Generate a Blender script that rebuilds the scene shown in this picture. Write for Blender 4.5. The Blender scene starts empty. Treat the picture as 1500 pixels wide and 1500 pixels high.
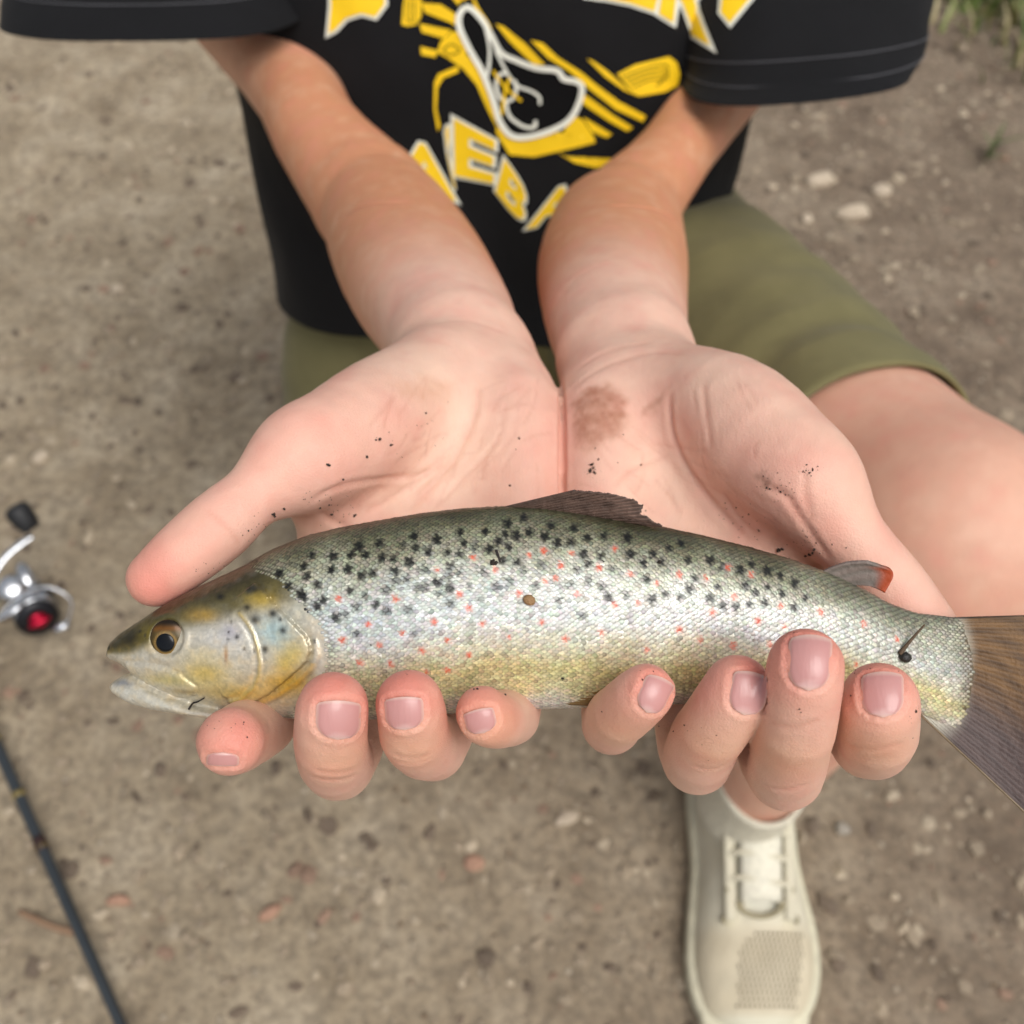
import bpy, bmesh, math, random
import numpy as np
from mathutils import Vector, Matrix
from mathutils.bvhtree import BVHTree
random.seed(7); rng = np.random.default_rng(7)
R = math.radians
scene = bpy.context.scene
COL = scene.collection

# ------------------------------------------------------------------ camera
CAM_H = 0.82; PITCH = R(55)
cam_d = bpy.data.cameras.new('camera'); cam = bpy.data.objects.new('camera', cam_d); COL.objects.link(cam)
cam.location = (0, 0, CAM_H); cam.rotation_euler = (R(90) - PITCH, 0, 0)
cam_d.sensor_width = 36; cam_d.lens = 36; cam_d.clip_start = 0.01; cam_d.clip_end = 500
cam_d.dof.use_dof = True; cam_d.dof.focus_distance = 0.226; cam_d.dof.aperture_fstop = 15.0
scene.camera = cam
# ------------------------------------------------------------------ sky and sun (overcast)
SUN_EL = R(60); SUN_AZ = R(140)
world = bpy.data.worlds.new('World'); scene.world = world; world.use_nodes = True
wn = world.node_tree; wn.nodes.clear()
wo = wn.nodes.new('ShaderNodeOutputWorld'); wb = wn.nodes.new('ShaderNodeBackground')
sk = wn.nodes.new('ShaderNodeTexSky'); sk.sky_type = 'NISHITA'; sk.sun_disc = False
sk.sun_elevation = SUN_EL; sk.sun_rotation = SUN_AZ; sk.air_density = 1.0; sk.dust_density = 4.0; sk.ozone_density = 1.0
hs = wn.nodes.new('ShaderNodeHueSaturation'); hs.inputs['Saturation'].default_value = 0.30
wn.links.new(sk.outputs[0], hs.inputs['Color']); wn.links.new(hs.outputs[0], wb.inputs[0]); wn.links.new(wb.outputs[0], wo.inputs[0])
wb.inputs[1].default_value = 0.10
sl = bpy.data.lights.new('sun', 'SUN'); sl.energy = 1.5; sl.angle = R(40); sl.color = (1.0, 0.97, 0.93)
so = bpy.data.objects.new('sun', sl); COL.objects.link(so)
sd = Vector((math.cos(SUN_EL) * math.sin(SUN_AZ), math.cos(SUN_EL) * math.cos(SUN_AZ), math.sin(SUN_EL)))
so.rotation_euler = (-sd).to_track_quat('-Z', 'Y').to_euler(); so.location = (0, 0, 5)
scene.view_settings.view_transform = 'Standard'; scene.view_settings.look = 'None'
scene.view_settings.exposure = 0.28; scene.view_settings.gamma = 1.0; scene.view_settings.use_curve_mapping = False
scene.render.engine = 'CYCLES'; scene.cycles.max_bounces = 6; scene.cycles.diffuse_bounces = 3; scene.cycles.glossy_bounces = 3

# ------------------------------------------------------------------ helpers
CR = np.array([1., 0, 0]); CU = np.array([0, math.sin(PITCH), math.cos(PITCH)]); CD = np.array([0, math.cos(PITCH), -math.sin(PITCH)])
CP = np.array([0, 0, CAM_H])
def P(px, py, d):
    "a point of the place, read off the photograph, with its own distance d in metres"
    return CP + d * (CD + CR * (px - 750) / 1500 + CU * (750 - py) / 1500)
def S(r, g, b):
    f = lambda c: (c / 255 / 12.92) if c / 255 <= 0.04045 else ((c / 255 + 0.055) / 1.055) ** 2.4
    return np.array([f(r), f(g), f(b)])
def sstep(a, b, x):
    t = np.clip((x - a) / (b - a), 0, 1); return t * t * (3 - 2 * t)
def vnoise(p, seed=0):
    "value noise, vectorised, in -1..1"
    p = np.asarray(p, float); i = np.floor(p).astype(np.int64); f = p - i; f = f * f * (3 - 2 * f)
    out = np.zeros(len(p))
    for dx in (0, 1):
        for dy in (0, 1):
            for dz in (0, 1):
                h = ((i[:, 0] + dx) * 374761393 + (i[:, 1] + dy) * 668265263 + (i[:, 2] + dz) * 2147483647 + seed * 144665) & 0xffffffff
                h = ((h ^ (h >> 13)) * 1274126177) & 0xffffffff; h = (h ^ (h >> 16)) & 0xffff
                w = (f[:, 0] if dx else 1 - f[:, 0]) * (f[:, 1] if dy else 1 - f[:, 1]) * (f[:, 2] if dz else 1 - f[:, 2])
                out += w * (h / 32767.5 - 1)
    return out
def fbm(p, octv=4, seed=0):
    p = np.asarray(p, float); o = np.zeros(len(p)); a = 1.
    for k in range(octv): o += a * vnoise(p * 2 ** k + 17.3 * k, seed + k); a *= .5
    return o / 1.8
def mesh_obj(name, verts, faces, mat, parent=None, origin=None, col=None, smooth=True, label=None, cat=None, group=None, kind=None):
    verts = np.asarray(verts, float)
    if origin is not None: verts = verts - np.asarray(origin)
    me = bpy.data.meshes.new(name)
    if isinstance(faces, np.ndarray):
        n, k = faces.shape
        me.vertices.add(len(verts)); me.vertices.foreach_set('co', verts.astype(np.float32).ravel())
        me.loops.add(n * k); me.loops.foreach_set('vertex_index', faces.astype(np.int32).ravel())
        me.polygons.add(n); me.polygons.foreach_set('loop_start', np.arange(0, n * k, k, dtype=np.int32))
        me.update(calc_edges=True)
    else:
        me.from_pydata([tuple(v) for v in verts], [], faces); me.update()
    me.polygons.foreach_set('use_smooth', np.full(len(me.polygons), smooth))
    if col is not None: set_col(me, col)
    if mat: me.materials.append(mat)
    o = bpy.data.objects.new(name, me); COL.objects.link(o)
    if parent is not None: o.parent = parent
    elif origin is not None: o.location = origin
    tag(o, label, cat, group, kind)
    return o
def set_col(me, col):
    a = me.color_attributes.new('Col', 'FLOAT_COLOR', 'POINT')
    c = np.ones((len(me.vertices), 4), np.float32); c[:, :3] = col; a.data.foreach_set('color', c.ravel())
def tag(o, label=None, cat=None, group=None, kind=None):
    if label: o['label'] = label
    if cat: o['category'] = cat
    if group: o['group'] = group
    if kind: o['kind'] = kind
def empty(name, loc, label, cat, group=None):
    o = bpy.data.objects.new(name, None); COL.objects.link(o); o.location = loc; o.empty_display_size = .02; tag(o, label, cat, group); return o
class NT:
    def __init__(s, name):
        s.m = bpy.data.materials.new(name); s.m.use_nodes = True; s.t = s.m.node_tree
        s.b = s.t.nodes['Principled BSDF']; s.out = s.t.nodes['Material Output']
    def n(s, typ, **kw):
        x = s.t.nodes.new(typ)
        for k, v in kw.items():
            if k in x.inputs: x.inputs[k].default_value = v
            else: setattr(x, k, v)
        return x
    def l(s, a, b): s.t.links.new(a, b)
    def set(s, **kw):
        for k, v in kw.items(): s.b.inputs[k.replace('_', ' ')].default_value = v
        return s
    def coords(s, scale=None):
        tc = s.n('ShaderNodeTexCoord'); o = tc.outputs['Object']
        if scale:
            mp = s.n('ShaderNodeMapping'); mp.inputs['Scale'].default_value = scale; s.l(o, mp.inputs['Vector']); o = mp.outputs[0]
        return o
    def noise(s, vec, scale, detail=4, rough=.55):
        x = s.n('ShaderNodeTexNoise', Scale=scale, Detail=detail, Roughness=rough); s.l(vec, x.inputs['Vector']); return x.outputs['Fac']
    def ramp(s, fac, stops):
        r = s.n('ShaderNodeValToRGB'); e = r.color_ramp.elements
        while len(e) < len(stops): e.new(.5)
        for el, (p, c) in zip(e, stops): el.position = p; el.color = (*c, 1)
        s.l(fac, r.inputs[0]); return r.outputs[0]
    def mix(s, fac, a, b, mode='MIX'):
        x = s.n('ShaderNodeMix', data_type='RGBA', blend_type=mode)
        for sock, v in ((x.inputs[0], fac), (x.inputs[6], a), (x.inputs[7], b)):
            if hasattr(v, 'is_output'): s.l(v, sock)
            else: sock.default_value = v if isinstance(v, (int, float)) else (*v, 1)
        return x.outputs[2]
    def bump(s, h, dist, strength=1., prev=None):
        x = s.n('ShaderNodeBump', Strength=strength, Distance=dist); s.l(h, x.inputs['Height'])
        if prev is not None: s.l(prev, x.inputs['Normal'])
        return x.outputs[0]
def plain(name, col, rough=.5, metal=0., spec=.5, bump=None, vary=.12, coat=0.):
    t = NT(name).set(Roughness=rough, Metallic=metal); t.b.inputs['Specular IOR Level'].default_value = spec
    t.b.inputs['Coat Weight'].default_value = coat
    v = t.coords(); f = t.noise(v, bump[0] if bump else 60, 3)
    c = t.ramp(f, [(.3, np.array(col) * (1 - vary)), (.7, np.minimum(np.array(col) * (1 + vary), 1))]); t.l(c, t.b.inputs['Base Color'])
    if bump: t.l(t.bump(f, bump[1]), t.b.inputs['Normal'])
    return t.m
def tube(path, rad, n=12, closed_ends=True, flat=None):
    "verts, faces of a tube along path (Nx3), radius per point"
    path = np.asarray(path, float); N = len(path); rad = np.broadcast_to(np.asarray(rad, float), (N,))
    tg = np.gradient(path, axis=0); tg /= np.linalg.norm(tg, axis=1)[:, None] + 1e-12
    ref = np.array([0, 0, 1.]) if abs(tg[0][2]) < .9 else np.array([1., 0, 0])
    u = np.cross(tg[0], ref); u /= np.linalg.norm(u); V = []; F = []
    for i in range(N):
        u = u - tg[i] * (u @ tg[i]); u /= np.linalg.norm(u); w = np.cross(tg[i], u)
        for k in range(n):
            a = 2 * math.pi * k / n; V.append(path[i] + rad[i] * (u * math.cos(a) + w * math.sin(a) * (flat or 1)))
    for i in range(N - 1):
        for k in range(n): F.append((i * n + k, i * n + (k + 1) % n, (i + 1) * n + (k + 1) % n, (i + 1) * n + k))
    if closed_ends:
        F.append(tuple(range(n - 1, -1, -1))); F.append(tuple((N - 1) * n + k for k in range(n)))
    return np.array(V), F
def join(parts):
    V = []; F = []; o = 0
    for v, f in parts:
        V.append(np.asarray(v, float)); F += [tuple(int(i) + o for i in q) for q in f]; o += len(v)
    return np.concatenate(V), F
def catmull(pts, n):
    pts = np.asarray(pts, float); t = np.linspace(0, len(pts) - 1, n); out = []
    for x in t:
        i = min(int(x), len(pts) - 2); f = x - i
        p0, p1, p2, p3 = pts[max(i - 1, 0)], pts[i], pts[i + 1], pts[min(i + 2, len(pts) - 1)]
        out.append(.5 * (2 * p1 + (p2 - p0) * f + (2 * p0 - 5 * p1 + 4 * p2 - p3) * f * f + (3 * p1 - p0 - 3 * p2 + p3) * f ** 3))
    return np.array(out)
def dist_poly(p, poly):
    "distance of points p (NxD) to an open polyline"
    d = np.full(len(p), 1e9)
    for a, b in zip(poly[:-1], poly[1:]):
        ab = b - a; t = np.clip(((p - a) @ ab) / (ab @ ab + 1e-15), 0, 1)
        d = np.minimum(d, np.linalg.norm(p - a - t[:, None] * ab, axis=1))
    return d
def in_poly(p, poly):
    c = np.zeros(len(p), bool); n = len(poly)
    for i in range(n):
        x1, y1 = poly[i]; x2, y2 = poly[(i + 1) % n]
        if y1 == y2: continue
        c ^= ((y1 > p[:, 1]) != (y2 > p[:, 1])) & (p[:, 0] < (x2 - x1) * (p[:, 1] - y1) / (y2 - y1) + x1)
    return c

# ---- implicit surfaces: smooth unions of tapered capsules, meshed by surface nets
def rcone(p, a, b, r1, r2):
    ba = b - a; l2 = ba @ ba
    if l2 < 1e-10 or abs(r1 - r2) >= math.sqrt(l2) * .999:
        return np.linalg.norm(p - (a if r1 >= r2 else b), axis=1) - max(r1, r2)
    rr = r1 - r2; a2 = l2 - rr * rr; il2 = 1 / l2; pa = p - a; y = pa @ ba; z = y - l2
    q = pa * l2 - np.outer(y, ba); x2 = np.einsum('ij,ij->i', q, q); y2 = y * y * l2; z2 = z * z * l2
    k = np.sign(rr) * rr * rr * x2
    return np.where(np.sign(z) * a2 * z2 > k, np.sqrt(x2 + z2) * il2 - r2,
           np.where(np.sign(y) * a2 * y2 < k, np.sqrt(x2 + y2) * il2 - r1, (np.sqrt(x2 * a2 * il2) + y * rr) * il2 - r1))
def smin(a, b, k):
    h = np.maximum(k - np.abs(a - b), 0) / k; return np.minimum(a, b) - h * h * k * .25
class Prim:
    def __init__(s, a, b, r1, r2):
        s.a = np.array(a); s.b = np.array(b); s.r1 = r1; s.r2 = r2
        s.c = (s.a + s.b) / 2; s.R = np.linalg.norm(s.a - s.b) / 2 + max(r1, r2)
class Group:
    def __init__(s, k, kids): s.k = k; s.kids = kids
    def prims(s): return [p for g in s.kids for p in ([g] if isinstance(g, Prim) else g.prims())]
    def ev(s, p, c, rad):
        out = None
        for g in s.kids:
            if isinstance(g, Prim):
                if c is not None and np.linalg.norm(g.c - c) - g.R > rad + .014: continue
                v = rcone(p, g.a, g.b, g.r1, g.r2)
            else:
                v = g.ev(p, c, rad)
                if v is None: continue
            out = v if out is None else smin(out, v, s.k)
        return out
    def __call__(s, p):
        "evaluate scattered points in spatial chunks"
        out = np.full(len(p), .05); key = np.floor(p / .03).astype(np.int64)
        _, inv = np.unique(key, axis=0, return_inverse=True); inv = inv.ravel()
        order = np.argsort(inv, kind='stable'); cuts = np.flatnonzero(np.diff(inv[order])) + 1
        for idx in np.split(order, cuts):
            q = p[idx]; c = q.mean(0); v = s.ev(q, c, np.linalg.norm(q - c, axis=1).max())
            if v is not None: out[idx] = v
        return out
def surface_nets(field, lo, hi, h, B=20, prims=None):
    "field(p, centre, radius) -> values or None"
    lo = np.array(lo); n = np.ceil((np.array(hi) - lo) / h / B).astype(int); NY, NZ = n[1] * B + 8, n[2] * B + 8
    cid = []; cpos = []; quads = []
    bi = np.stack(np.meshgrid(*[np.arange(x) for x in n], indexing='ij'), -1).reshape(-1, 3)
    cent = lo + (bi + .5) * B * h; rad = B * h * .87 + 2 * h
    m = B + 3; g = np.stack(np.meshgrid(*[np.arange(m)] * 3, indexing='ij'), -1) - 1
    corners = [(x, y, z) for x in (0, 1) for y in (0, 1) for z in (0, 1)]
    edges = [(i, j) for i in range(8) for j in range(i + 1, 8) if sum(abs(a - b) for a, b in zip(corners[i], corners[j])) == 1]
    if prims is not None:
        dmin = np.full(len(cent), 9.)
        for g_ in prims:
            ab = g_.b - g_.a; tt = np.clip((cent - g_.a) @ ab / (ab @ ab + 1e-12), 0, 1)
            dmin = np.minimum(dmin, np.linalg.norm(cent - g_.a - tt[:, None] * ab, axis=1) - (g_.r1 + (g_.r2 - g_.r1) * tt))
        keep = np.abs(dmin) < rad + .006; bi = bi[keep]; cent = cent[keep]
    for b, c in zip(bi, cent):
        gi = g + b * B; p = lo + gi.reshape(-1, 3) * h; v = field(p, c, rad)
        if v is None: continue
        v = v.reshape(m, m, m); s = v < 0
        if s.all() or not s.any(): continue
        cs = np.stack([s[x:m - 1 + x, y:m - 1 + y, z:m - 1 + z] for x, y, z in corners])
        act = cs.any(0) & ~cs.all(0); ai = np.argwhere(act)
        if not len(ai): continue
        cv = np.stack([v[ai[:, 0] + x, ai[:, 1] + y, ai[:, 2] + z] for x, y, z in corners])
        acc = np.zeros((len(ai), 3)); cnt = np.zeros(len(ai))
        for i, j in edges:
            cr = (cv[i] < 0) != (cv[j] < 0); t = np.where(cr, cv[i] / np.where(cr, cv[i] - cv[j], 1), 0)
            pos = np.array(corners[i]) + t[:, None] * (np.array(corners[j]) - np.array(corners[i]))
            acc += pos * cr[:, None]; cnt += cr
        gidx = ai - 1 + b * B + 2
        cid.append((gidx[:, 0] * NY + gidx[:, 1]) * NZ + gidx[:, 2]); cpos.append(lo + (ai - 1 + b * B + acc / cnt[:, None]) * h)
        for ax in range(3):
            e = [0, 0, 0]; e[ax] = 1; sl0 = s[1:1 + B, 1:1 + B, 1:1 + B]
            sl1 = s[1 + e[0]:1 + B + e[0], 1 + e[1]:1 + B + e[1], 1 + e[2]:1 + B + e[2]]
            ei = np.argwhere(sl0 != sl1)
            if not len(ei): continue
            flip = sl0[ei[:, 0], ei[:, 1], ei[:, 2]]; u, w = (ax + 1) % 3, (ax + 2) % 3
            q = []
            for du, dw in ((-1, -1), (0, -1), (0, 0), (-1, 0)):
                c2 = ei.copy(); c2[:, u] += du; c2[:, w] += dw; c2 = c2 + b * B + 2
                q.append((c2[:, 0] * NY + c2[:, 1]) * NZ + c2[:, 2])
            q = np.stack(q, 1); q[~flip] = q[~flip][:, ::-1]; quads.append(q)
    cid = np.concatenate(cid); cpos = np.concatenate(cpos); uid, first = np.unique(cid, return_index=True)
    V = cpos[first]; Q = np.searchsorted(uid, np.concatenate(quads)); return V, Q
def subdivide(V, Q, sel):
    "split the selected quads in four; border neighbours take the extra points. Returns V, faces(list), quad array, new-vertex flags"
    S_ = Q[sel]; E = np.concatenate([np.stack([S_[:, i], S_[:, (i + 1) % 4]], 1) for i in range(4)]); E.sort(1)
    ue, inv = np.unique(E[:, 0] * len(V) + E[:, 1], return_inverse=True); inv = inv.ravel()
    a, b = ue // len(V), ue % len(V); n0 = len(V); mid = (V[a] + V[b]) / 2; fc = V[S_].mean(1)
    V2 = np.concatenate([V, mid, fc]); ns = len(S_); em = [n0 + inv[i * ns:(i + 1) * ns] for i in range(4)]; fi = n0 + len(mid) + np.arange(ns)
    nq = np.concatenate([np.stack([S_[:, i], em[i], fi, em[(i + 3) % 4]], 1) for i in range(4)])
    rest = Q[~sel]; rE = np.concatenate([np.stack([rest[:, i], rest[:, (i + 1) % 4]], 1) for i in range(4)]); rE.sort(1)
    rk = rE[:, 0] * len(V) + rE[:, 1]; pos = np.searchsorted(ue, rk); pos[pos >= len(ue)] = 0; hit = (ue[pos] == rk).reshape(4, -1); pos = pos.reshape(4, -1)
    bord = hit.any(0); poly = []; frozen = np.zeros(len(V2), bool)
    for f in np.flatnonzero(bord):
        q = []
        for i in range(4):
            q.append(int(rest[f, i]))
            if hit[i, f]: q.append(int(n0 + pos[i, f])); frozen[n0 + pos[i, f]] = True
        poly.append(tuple(q))
    return V2, np.concatenate([nq, rest[~bord]]), poly, frozen
def project(field, V, idx, it=2, eps=4e-4):
    for _ in range(it):
        p = V[idx]; f = field(p); g = np.stack([(field(p + eps * e) - f) / eps for e in np.eye(3)], 1)
        gn = (g * g).sum(1); V[idx] = p - np.clip(f / np.maximum(gn, .15), -.001, .001)[:, None] * g
    return V
def mixed_mesh(name, V, Q, poly, mat, parent, origin, col):
    "mesh from a quad array plus a few n-gons"
    me = bpy.data.meshes.new(name); lt = np.concatenate([np.full(len(Q), 4), np.array([len(q) for q in poly], int)]).astype(np.int32)
    li = np.concatenate([Q.ravel(), np.array([i for q in poly for i in q], int)]).astype(np.int32)
    me.vertices.add(len(V)); me.vertices.foreach_set('co', (V - origin).astype(np.float32).ravel())
    me.loops.add(len(li)); me.loops.foreach_set('vertex_index', li)
    me.polygons.add(len(lt)); me.polygons.foreach_set('loop_start', np.concatenate([[0], np.cumsum(lt)[:-1]]).astype(np.int32))
    me.update(calc_edges=True); me.polygons.foreach_set('use_smooth', np.ones(len(lt), bool)); set_col(me, col)
    me.materials.append(mat); o = bpy.data.objects.new(name, me); COL.objects.link(o); o.parent = parent; return o
def relax(V, Q, n, free, lam=.5):
    E = np.concatenate([np.stack([Q[:, i], Q[:, (i + 1) % 4]], 1) for i in range(4)]); deg = np.bincount(E[:, 0], minlength=len(V)) + np.bincount(E[:, 1], minlength=len(V)); deg = np.maximum(deg, 1)
    for k in range(n):
        for l in (lam, -lam * .96) if k % 2 == 0 else (lam,):
            A = np.stack([np.bincount(E[:, 0], V[E[:, 1], c], len(V)) + np.bincount(E[:, 1], V[E[:, 0], c], len(V)) for c in range(3)], 1) / deg[:, None]
            V = np.where(free[:, None], V + l * (A - V), V)
    return V
def vnormals(V, Q):
    n = np.cross(V[Q[:, 2]] - V[Q[:, 0]], V[Q[:, 3]] - V[Q[:, 1]]); N = np.zeros_like(V)
    for i in range(4): np.add.at(N, Q[:, i], n)
    return N / (np.linalg.norm(N, axis=1)[:, None] + 1e-15)
def ray_hit(bvh, px, py):
    d = P(px, py, 1.) - CP; d /= np.linalg.norm(d); loc, nor, _, _ = bvh.ray_cast(Vector(CP), Vector(d))
    return (None, None) if loc is None else (np.array(loc), np.array(nor) * (1 if np.dot(nor, d) < 0 else -1))

# ================================================================== GROUND
def axis_coords(c, near, step, far):
    a = [0.]; s = step
    while a[-1] < far:
        a.append(a[-1] + s)
        if a[-1] > near: s *= 1.35
    a = np.array(a); return np.concatenate([-a[:0:-1], a]) + c
gx = axis_coords(0, 1.15, .012, 150); gy = axis_coords(.75, 1.15, .012, 150)
X, Y = np.meshgrid(gx, gy, indexing='ij'); gp = np.stack([X.ravel(), Y.ravel(), np.zeros(X.size)], 1)
near = 1 - sstep(1.0, 2.2, np.hypot(gp[:, 0], gp[:, 1] - .75))
def ground_z(xy):
    q = np.concatenate([np.asarray(xy, float), np.zeros((len(xy), 1))], 1); return .008 * fbm(q * 6, 3, 3) + .003 * fbm(q * 45, 3, 9)
gp[:, 2] = ground_z(gp[:, :2]) * near
ni, nj = len(gx), len(gy); I, J = np.meshgrid(np.arange(ni - 1), np.arange(nj - 1), indexing='ij'); a = (I * nj + J).ravel()
gq = np.stack([a, a + nj, a + nj + 1, a + 1], 1)
t = NT('packed_soil').set(Roughness=.95); t.b.inputs['Specular IOR Level'].default_value = .2
v = t.coords(); big = t.noise(v, 1.3, 3); mid = t.noise(v, 14, 6, .65); fine = t.noise(v, 105, 7, .75)
c1 = t.ramp(mid, [(.28, S(138, 122, 100)), (.5, S(174, 158, 133)), (.72, S(196, 181, 157))])
c2 = t.ramp(mid, [(.28, S(104, 89, 75)), (.5, S(138, 121, 103)), (.72, S(164, 148, 128))])
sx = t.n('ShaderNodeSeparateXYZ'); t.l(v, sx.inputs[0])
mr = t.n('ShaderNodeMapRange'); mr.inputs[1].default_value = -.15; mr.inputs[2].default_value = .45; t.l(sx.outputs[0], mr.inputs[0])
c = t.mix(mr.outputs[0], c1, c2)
c = t.mix(t.ramp(fine, [(.40, (0, 0, 0)), (.58, (1, 1, 1))]), t.mix(.52, c, (.10, .082, .064)), c)
vo = t.n('ShaderNodeTexVoronoi', Scale=95.); t.l(v, vo.inputs['Vector'])
peb = t.ramp(vo.outputs['Distance'], [(.16, (1, 1, 1)), (.30, (0, 0, 0))])
vc = t.n('ShaderNodeSeparateColor'); t.l(vo.outputs['Color'], vc.inputs[0])
gt = t.n('ShaderNodeMath', operation='GREATER_THAN'); t.l(vc.outputs[0], gt.inputs[0]); gt.inputs[1].default_value = .72
mm = t.n('ShaderNodeMath', operation='MULTIPLY'); t.l(peb, mm.inputs[0]); t.l(gt.outputs[0], mm.inputs[1])
c = t.mix(mm.outputs[0], c, t.ramp(vc.outputs[1], [(0, S(140, 120, 98)), (1, S(190, 176, 155))]))
t.l(c, t.b.inputs['Base Color']); b1 = t.bump(fine, .004, .8); t.l(t.bump(mm.outputs[0], .003, .8, b1), t.b.inputs['Normal'])
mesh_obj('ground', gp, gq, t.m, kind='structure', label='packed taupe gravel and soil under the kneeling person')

ICO = None
def ico():
    global ICO
    if ICO is None:
        bm = bmesh.new(); bmesh.ops.create_icosphere(bm, subdivisions=1, radius=1); ICO = (np.array([v.co for v in bm.verts]), np.array([[v.index for v in f.verts] for f in bm.faces])); bm.free()
    return ICO
def stones(n, xr, yr, smin_, smax, zoff=.2, flat=.55):
    iv, fq = ico(); V = []; F = []; C = []
    xs = rng.uniform(*xr, n); ys = rng.uniform(*yr, n); zs = ground_z(np.stack([xs, ys], 1))
    for i in range(n):
        sc = smin_ + (smax - smin_) * rng.random() ** 3.5; k = np.array([sc, sc * rng.uniform(.45, 1), sc * flat * rng.uniform(.5, 1.)])
        a = rng.uniform(0, 6.28); w = iv * (1 + .22 * rng.standard_normal((len(iv), 1))) * k; ca, sa = math.cos(a), math.sin(a)
        w = np.stack([w[:, 0] * ca - w[:, 1] * sa, w[:, 0] * sa + w[:, 1] * ca, w[:, 2]], 1) + [xs[i], ys[i], zs[i] + k[2] * zoff]
        F.append(fq + len(V) * len(iv)); V.append(w)
        u = rng.random(); base = S(160, 144, 122) if u < .5 else S(188, 172, 148) if u < .70 else S(112, 97, 82) if u < .92 else S(152, 124, 104)
        C.append(np.repeat([base * rng.uniform(.8, 1.15)], len(iv), 0))
    return np.concatenate(V), np.concatenate(F), np.concatenate(C)
t = NT('gravel').set(Roughness=.9); at = t.n('ShaderNodeAttribute', attribute_name='Col'); f = t.noise(t.coords(), 300, 4)
t.l(t.mix(t.ramp(f, [(.3, (.25, .25, .25)), (.7, (0, 0, 0))]), at.outputs[0], (.08, .07, .055)), t.b.inputs['Base Color']); t.l(t.bump(f, .0015), t.b.inputs['Normal']); M_gravel = t.m
V, F, C = stones(22000, (-1.05, 1.05), (-.1, 1.75), .0013, .0085)
mesh_obj('gravel', V, F, M_gravel, col=C, smooth=False, kind='stuff', label='fine gravel and wood crumbs scattered over the soil', cat='gravel')

# ================================================================== PERSON
PO = P(760, 600, .75); PO[2] = 0
person = empty('person', PO, 'person in black baseball T-shirt and olive shorts kneeling with both hands cupped', 'person')
mm_ = lambda x: x * .001
def q(px, py, d, rpx): return (P(px, py, d), rpx * d / 1500)
def m(px, py, d, rmm): return (P(px, py, d), rmm * .001)
def w3(x, y, z, rmm): return (np.array([x, y, z]), rmm * .001)
def chain(*pts):
    if len(pts) > 2:
        c = catmull([np.concatenate([p[0], [p[1]]]) for p in pts], 3 * len(pts) - 2); pts = [(x[:3], x[3]) for x in c]
    return [Group(1e-6, [Prim(a[0], b[0], a[1], b[1]) for a, b in zip(pts[:-1], pts[1:])])]
# --- image-left hand (the person's right)
armL = chain(q(200, -150, .68, 76), q(408, 95, .600, 66), q(464, 195, .55, 66), q(535, 285, .518, 84))
armL += chain(q(558, 312, .505, 88), q(585, 370, .455, 98), q(612, 430, .40, 94), q(655, 505, .345, 76))
armL += chain(q(592, 338, .49, 72), q(622, 395, .44, 88), q(656, 450, .39, 88), q(692, 510, .345, 76))
palmL = chain(q(655, 512, .345, 62), q(625, 620, .312, 74), q(515, 815, .283, 66))          # index ray
palmL += chain(q(670, 520, .345, 56), q(655, 640, .312, 72), q(595, 830, .285, 64))          # middle ray
palmL += chain(q(692, 515, .345, 60), q(700, 640, .312, 72), q(680, 830, .285, 62))
palmL += chain(q(716, 545, .337, 70), q(750, 615, .310, 78), q(768, 720, .29, 62), q(757, 820, .282, 54))   # hypothenar
thumbL = chain(q(640, 560, .318, 76), q(560, 610, .290, 86), q(500, 648, .272, 84), q(447, 672, .262, 66))
thumbL += chain(q(447, 672, .262, 64), q(375, 723, .254, 47), q(322, 769, .249, 52), q(268, 815, .246, 49), q(228, 847, .245, 42))
webL = chain(q(470, 740, .276, 40), q(510, 790, .282, 56))
fL = [chain(m(487, 835, .283, 9.6), m(405, 1030, .256, 8.2), m(357, 1076, .232, 7.7), m(338, 1086, .217, 7.1)),
      chain(m(575, 850, .285, 9.6), m(508, 1095, .252, 8.8), m(486, 1098, .224, 8.0), m(486, 1050, .213, 7.6), m(488, 1036, .2115, 7.3)),
      chain(m(665, 850, .285, 9.4), m(645, 1070, .252, 8.3), m(612, 1082, .226, 7.7), m(603, 1045, .216, 7.3), m(599, 1030, .214, 7.0)),
      chain(m(750, 835, .282, 8.4), m(752, 1025, .252, 7.2), m(737, 1052, .230, 6.4), m(716, 1052, .219, 6.1), m(707, 1044, .2165, 5.7))]
handL = Group(.005, [Group(.010, armL + palmL + thumbL + webL), Group(.0003, [Group(.0015, f) for f in fL])])
# --- image-right hand (the person's left)
armR = chain(q(1250, -120, .66, 72), q(1033, 165, .59, 56), q(975, 243, .55, 58), q(928, 298, .52, 70))
armR += chain(q(890, 345, .50, 86), q(880, 390, .45, 92), q(882, 450, .39, 88), q(892, 515, .345, 76))
armR += chain(q(915, 335, .50, 84), q(915, 385, .45, 92), q(918, 450, .39, 88), q(930, 510, .345, 76))
palmR = chain(q(938, 515, .345, 62), q(1010, 640, .312, 76), q(1135, 825, .281, 66))
palmR += chain(q(925, 520, .345, 56), q(975, 640, .312, 72), q(1055, 835, .284, 64))
palmR += chain(q(910, 520, .345, 60), q(935, 640, .312, 72), q(975, 835, .285, 62))
palmR += chain(q(896, 545, .337, 66), q(892, 615, .310, 78), q(880, 720, .29, 64), q(898, 825, .282, 54))
thumbR = chain(q(965, 570, .318, 70), q(1060, 605, .290, 88), q(1120, 655, .274, 92), q(1180, 705, .262, 68))
thumbR += chain(q(1180, 705, .262, 68), q(1245, 790, .259, 54), q(1300, 858, .257, 55), q(1350, 920, .256, 50), q(1375, 950, .256, 42))
webR = chain(q(1150, 780, .278, 44), q(1120, 800, .284, 52))
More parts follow.
